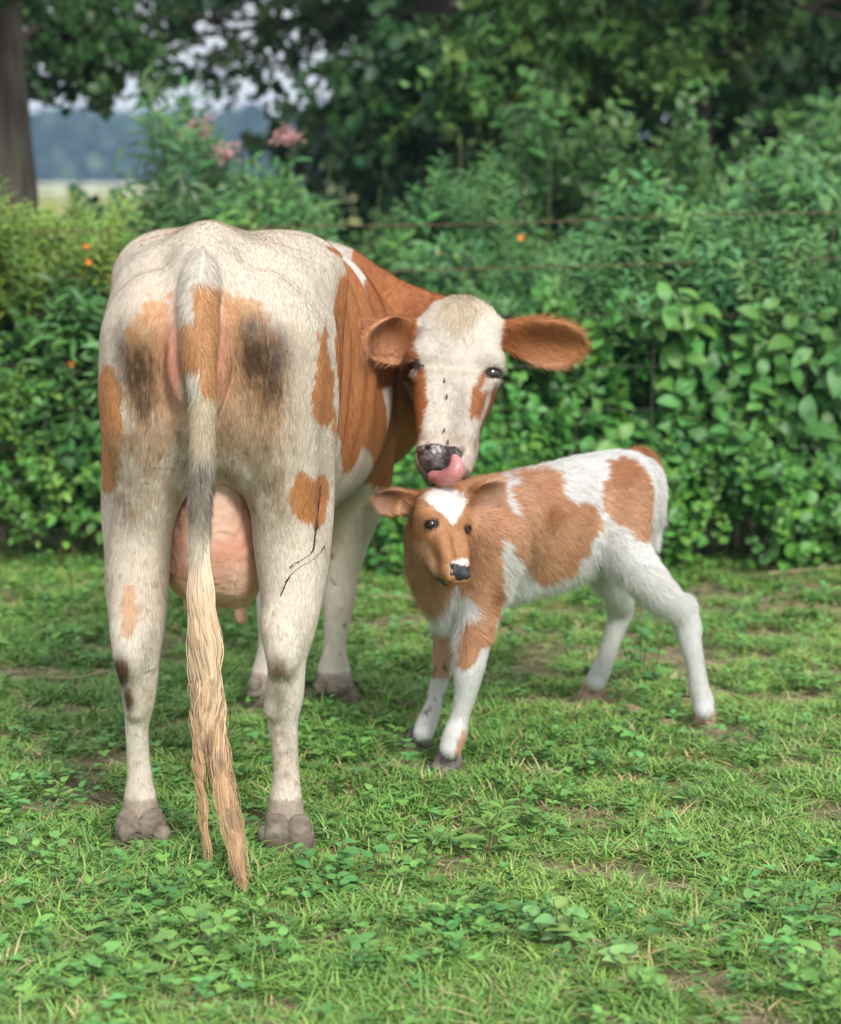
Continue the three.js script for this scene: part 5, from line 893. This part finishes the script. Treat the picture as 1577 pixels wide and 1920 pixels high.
// ---------- turf ----------
{
  const R = rng(5), tufts = [];
  const blade = (L, W, lean, dir, x, z) => { // curved blade of three pieces
    const pos = [], idx = [], c = Math.cos(dir), s = Math.sin(dir);
    for (let i = 0; i <= 3; i++) { const t = i / 3, o = lean * L * t * t, y = L * (t - 0.35 * lean * t * t), w = W * 0.5 * (1 - t * t * 0.92); const cx = x + c * o, cz = z + s * o; if (i < 3) pos.push(cx - s * w, y, cz + c * w, cx + s * w, y, cz - c * w); else pos.push(cx, y, cz); }
    for (let i = 0; i < 2; i++) idx.push(i * 2, i * 2 + 1, i * 2 + 2, i * 2 + 1, i * 2 + 3, i * 2 + 2); idx.push(4, 5, 6);
    return toGeo(pos, null, null, idx);
  };
  for (let v = 0; v < 8; v++) tufts.push(mergeGeometries(Array.from({ length: 11 }, () => { const a = R() * 6.28, r = 0.026 * Math.sqrt(R()); return blade(0.018 + 0.042 * R(), 0.0046 + 0.005 * R() * R(), 0.5 + 1.7 * R(), R() * 6.28, Math.cos(a) * r, Math.sin(a) * r); })));
  const per = tufts.map(() => [[], []]), q = new THREE.Quaternion(), e = new THREE.Euler(), m = new THREE.Matrix4(), grassMat = leafMatOf(0.55);
  const feet = [[-0.657,0,-4.737], [-0.307,0,-4.682], [-0.457,0,-6.005], [-0.249,0,-6.037], [-0.008,0,-5.533], [0.067,0,-5.31], [0.811,0,-5.78], [0.513,0,-6.088]];
  for (let i = 0; i < 80000; i++) {
    const z = -3.1 - 5.6 * Math.pow(R(), 0.86), hw = 0.21 * -z + 0.5, x = (R() * 2 - 1) * hw, b = bare(x, z); if (R() < b * 0.93) continue;
    const foot = Math.min(...feet.map((f) => Math.hypot(x - f[0], (z - f[2] - 0.02)))); if (foot < 0.05) continue; const trod = foot < 0.11 ? 0.5 : 1;
    const lush = fbm(x * 2.1 + 9, 1.1, z * 2.1, 2), k = Math.floor(R() * 8), s = (0.6 + 0.55 * R() + 0.5 * lush) * (1 - 0.5 * b) * trod;
    m.compose(new THREE.Vector3(x, bump(x, z) - 0.003, z), q.setFromEuler(e.set((R() - 0.5) * 0.5, R() * 6.28, (R() - 0.5) * 0.5)), new THREE.Vector3(s, s * (0.8 + 0.4 * R()), s));
    let c = mixC([0.14, 0.31, 0.054], [0.27, 0.43, 0.09], clamp(0.4 + 0.9 * fbm(x * 1.2, 4.4, z * 1.2, 2) + 0.4 * (R() - 0.5))); c = mixC(c, [0.07, 0.215, 0.048], clamp(0.3 + lush) * 0.55); if (R() < 0.08 + 0.35 * b) c = mixC(c, [0.44, 0.34, 0.18], 0.75);
    per[k][0].push(m.clone()); per[k][1].push(tint(c, R, 0.22, 0.1));
  }
  const turf = new THREE.Group(); turf.name = 'grass'; turf.userData = { kind: 'stuff', label: 'short mixed green grass of the pasture', category: 'grass' }; scene.add(turf);
  tufts.forEach((g, k) => instances('grass_tufts', g, grassMat, per[k][0], per[k][1], turf));
  // clover and other small broad leaves between the blades
  const tre = mergeGeometries([0, 1, 2].map((i) => LF.round.clone().scale(0.016, 0.016, 0.016).rotateX(-1.25).rotateY(i * 2.094).translate(0, 0.026, 0)));
  const ros = mergeGeometries(Array.from({ length: 7 }, (_, i) => LF.oval.clone().scale(0.024, 0.024, 0.024).rotateX(-1.0 - 0.3 * R()).rotateY(i * 0.9 + R() * 0.4).translate(0, 0.008 + 0.006 * R(), 0)));
  const two = mergeGeometries(Array.from({ length: 6 }, (_, i) => LF.heart.clone().scale(0.022, 0.022, 0.022).rotateX(-0.9).rotateY(i * 2.4).translate(0, 0.008 + i * 0.006, 0)));
  const cov = [[], [], []], cc = [[], [], []];
  for (let i = 0; i < 7500; i++) {
    const z = -3.1 - 5.2 * Math.pow(R(), 0.8), hw = 0.21 * -z + 0.4, x = (R() * 2 - 1) * hw; if (nz3(x * 2.6, 3.3, z * 2.6) + 0.5 * nz3(x * 7, 1, z * 7) < -0.35 + 0.75 * R()) continue;
    const k = R() < 0.6 ? 0 : R() < 0.25 ? 1 : 2, s = 0.7 + 0.7 * R();
    m.compose(new THREE.Vector3(x, bump(x, z) + 0.004 + 0.012 * R(), z), q.setFromEuler(e.set((R() - 0.5) * 0.4, R() * 6.28, (R() - 0.5) * 0.4)), new THREE.Vector3(s, s, s)); cov[k].push(m.clone()); cc[k].push(tint([0.12, 0.28, 0.06], R, 0.3, 0.14));
  }
  const cover = new THREE.Group(); cover.name = 'ground_cover'; cover.userData = { kind: 'stuff', label: 'clover and small broad-leaved weeds among the grass', category: 'ground cover' }; scene.add(cover);
  [tre, ros, two].forEach((g, k) => instances('cover_leaves', g, grassMat, cov[k], cc[k], cover));
  // dry stalks and thatch
  const dm = [], dc = [], dg = leafShape(0.05, 0.2, 0.25, (t) => 1 - 0.5 * t, 3).rotateX(-Math.PI / 2);
  for (let i = 0; i < 16000; i++) { const z = -3.2 - 5.2 * Math.pow(R(), 0.85), hw = 0.21 * -z + 0.4, x = (R() * 2 - 1) * hw; if (R() > 0.18 + 0.9 * bare(x, z)) continue; const s = 0.025 + 0.05 * R(); m.compose(new THREE.Vector3(x, bump(x, z) + 0.006 + 0.012 * R(), z), q.setFromEuler(e.set((R() - 0.5) * 0.5, R() * 6.28, (R() - 0.5) * 0.6)), new THREE.Vector3(s, s, s)); dm.push(m.clone()); dc.push(tint([0.42, 0.31, 0.18], R, 0.4, 0.1)); }
  const thatch = instances('dry_litter', dg, new THREE.MeshStandardMaterial({ roughness: 0.9, side: THREE.DoubleSide }), dm, dc, scene); thatch.userData.label = 'dry grass litter on the worn patches of turf'; thatch.userData.category = 'litter';
}

// ---------- weeds that stand out of the turf ----------
{
  const weed = (at, label, o, seed) => {
    const R = rng(seed), w = thing('weed', label, 'weed', at, o.group), mats = Array.from({ length: 4 }, () => { const m = leafMatOf(0.5); m.color.setRGB(...tint(o.col, R, 0.22, 0.12)); return m; }); let k = 0;
    for (let s = 0; s < o.stems; s++) {
      const a = R() * 6.28, r = o.spread * R(), foot = [Math.cos(a) * r * 0.4, 0, Math.sin(a) * r * 0.4], tip = [Math.cos(a) * r, o.h * (0.6 + 0.5 * R()), Math.sin(a) * r], st = limb(foot, tip, 0.0022, 0.0012, 0.1, seed + s);
      part('stem', st.geo, twigMat, w);
      for (let i = 0; i < o.leaves; i++) {
        const t = (i + 1) / o.leaves, p = st.at(t), b = i * 2.4 + R(), l = shadow(new THREE.Mesh(LF[o.leaf], mats[Math.floor(R() * 4)])); l.name = k ? 'leaf_' + String(k).padStart(3, '0') : 'leaf'; k++;
        l.applyMatrix4(placed(null, p, norm([Math.cos(b), 0.25 + 0.4 * R(), Math.sin(b)]), [0.3 * (R() - 0.5), 1, 0.35], o.len * (0.6 + 0.6 * R()) * (1 - 0.25 * t), R)); w.add(l);
      }
    }
  };
  const lime = [0.15, 0.33, 0.07], mid = [0.09, 0.25, 0.055], pale = [0.2, 0.36, 0.1];
  weed([0.284,0,-4.043], 'pale broad-leaved weed in front, right of the middle', { stems: 4, leaves: 4, spread: 0.08, h: 0.11, leaf: 'heart', len: 0.06, col: pale }, 1);
  weed([0.401,0,-3.845], 'pair of wide pale leaves low at the bottom right', { stems: 2, leaves: 3, spread: 0.05, h: 0.06, leaf: 'heart', len: 0.065, col: pale }, 2);
  weed([-0.174,0,-4.387], 'trailing narrow-leaved weed in front of the cow\'s right hind hoof', { stems: 7, leaves: 6, spread: 0.17, h: 0.09, leaf: 'oval', len: 0.045, col: mid }, 3);
  weed([-0.034,0,-4.486], 'sprawling weed with lime leaves between the hoof and the calf', { stems: 5, leaves: 5, spread: 0.12, h: 0.09, leaf: 'oval', len: 0.042, col: lime }, 4);
  weed([-0.416,0,-3.928], 'dense bright weed at the bottom left of the tail tip', { stems: 7, leaves: 6, spread: 0.13, h: 0.1, leaf: 'oval', len: 0.05, col: lime }, 5);
  weed([-0.631,0,-3.845], 'small light weed in the bottom left corner', { stems: 4, leaves: 4, spread: 0.09, h: 0.07, leaf: 'heart', len: 0.045, col: lime }, 6);
  weed([-0.819,0,-4.486], 'round-leaved weed left of the cow\'s left hind hoof', { stems: 6, leaves: 5, spread: 0.14, h: 0.08, leaf: 'round', len: 0.032, col: lime }, 7);
  weed([-0.262,0,-4.279], 'clump of round leaves right beside the tail tip', { stems: 6, leaves: 4, spread: 0.11, h: 0.07, leaf: 'round', len: 0.03, col: mid }, 8);
  weed([0.143,0,-4.597], 'thin upright weed with pointed leaves in front of the calf', { stems: 4, leaves: 6, spread: 0.08, h: 0.13, leaf: 'narrow', len: 0.075, col: lime }, 9);
  weed([0.673,0,-6.214], 'weed with heart-shaped leaves under the calf, by its far hind hoof', { stems: 5, leaves: 5, spread: 0.09, h: 0.2, leaf: 'heart', len: 0.055, col: mid }, 10);
  weed([0.764,0,-3.74], 'yellow-green weed cut by the bottom right corner', { stems: 5, leaves: 5, spread: 0.09, h: 0.11, leaf: 'oval', len: 0.055, col: lime }, 11);
  weed([0.793,0,-4.15], 'tuft of long pointed leaves near the right edge', { stems: 5, leaves: 4, spread: 0.1, h: 0.09, leaf: 'narrow', len: 0.08, col: mid }, 12);
  weed([-0.565,0,-4.23], 'spreading green weed between the left hind hoof and the bottom edge', { stems: 6, leaves: 5, spread: 0.12, h: 0.07, leaf: 'oval', len: 0.04, col: mid }, 13);
  weed([0.09,0,-4.089], 'low broad weed at the bottom middle', { stems: 5, leaves: 5, spread: 0.11, h: 0.06, leaf: 'oval', len: 0.045, col: mid }, 14);
  weed([0.571,0,-4.635], 'scattered small-leaved weed on the right of the turf', { stems: 5, leaves: 5, spread: 0.14, h: 0.05, leaf: 'round', len: 0.025, col: lime }, 15);
}
// ---------- dry clods, twigs, straw ----------
{
  const clodMat = new THREE.MeshStandardMaterial({ vertexColors: true, roughness: 1 });
  for (const [at, r, label] of [[[0.603,0,-5.863], 0.042, 'crumbly brown dung clod under the calf\'s belly'], [[0.692,0,-5.728], 0.034, 'smaller dry clod between the two hind hooves of the calf']]) {
    const c = thing('dung_clod', label, 'dung', at, 'dry clods on the turf'), m = meshSDF([ell([0, 0.012, 0], [r, 0.02, r * 0.8], 0.01), ell([r * 0.4, 0.014, 0.01], [r * 0.6, 0.018, r * 0.5], 0.01)], [-0.09, -0.02, -0.09], [0.09, 0.07, 0.09], 0.004, (x, y, z) => 0.009 * nz3(x * 70 + r * 99, y * 70, z * 70) + 0.004 * nz3(x * 190, y * 190, z * 190));
    part('clod', toGeometry(m, (p) => mixC([0.22, 0.14, 0.09], [0.40, 0.28, 0.19], clamp(0.5 + 1.2 * nz3(p[0] * 110, p[1] * 110, p[2] * 110)))), clodMat, c);
  }
  const straw = new THREE.MeshStandardMaterial({ color: new THREE.Color(0.46, 0.37, 0.22), roughness: 0.9 }), bark = new THREE.MeshStandardMaterial({ color: new THREE.Color(0.16, 0.11, 0.08), roughness: 0.95 });
  const stick = (a, b, r, mat, label, seed) => { const t = thing('twig', label, 'twig', a), y = 0.022, l = limb([0, y, 0], add(sub(b, a), [0, y + 0.01, 0]), r, r * 0.5, 0.02, seed); part('stalk', l.geo, mat, t); const s = l.at(0.6); part('side_stalk', limb(s, add(s, [0.05, 0.015, -0.03]), r * 0.6, r * 0.3, 0, seed + 1).geo, mat, t); };
  stick([-1.157,0,-6.248], [-0.97,0,-6.316], 0.0045, straw, 'dry pale stalk lying left of the cow\'s left hind leg', 3);
  stick([1.356,0,-7.97], [1.656,0,-8.047], 0.0045, straw, 'straw-coloured stalk lying near the fence at the right edge', 4);
  stick([-0.174,0,-7.507], [0.05,0,-7.182], 0.004, straw, 'thin dry stalk on the grass behind the calf\'s forelegs', 5);
  stick([0.68,0,-4.182], [0.761,0,-4.262], 0.004, bark, 'short dark twig lying in the turf at the lower right', 6);
  stick([-0.077,0,-5.986], [-0.005,0,-5.894], 0.004, bark, 'dark twig lying left of the calf\'s forelegs', 7);
}

renderer.render(scene, camera);
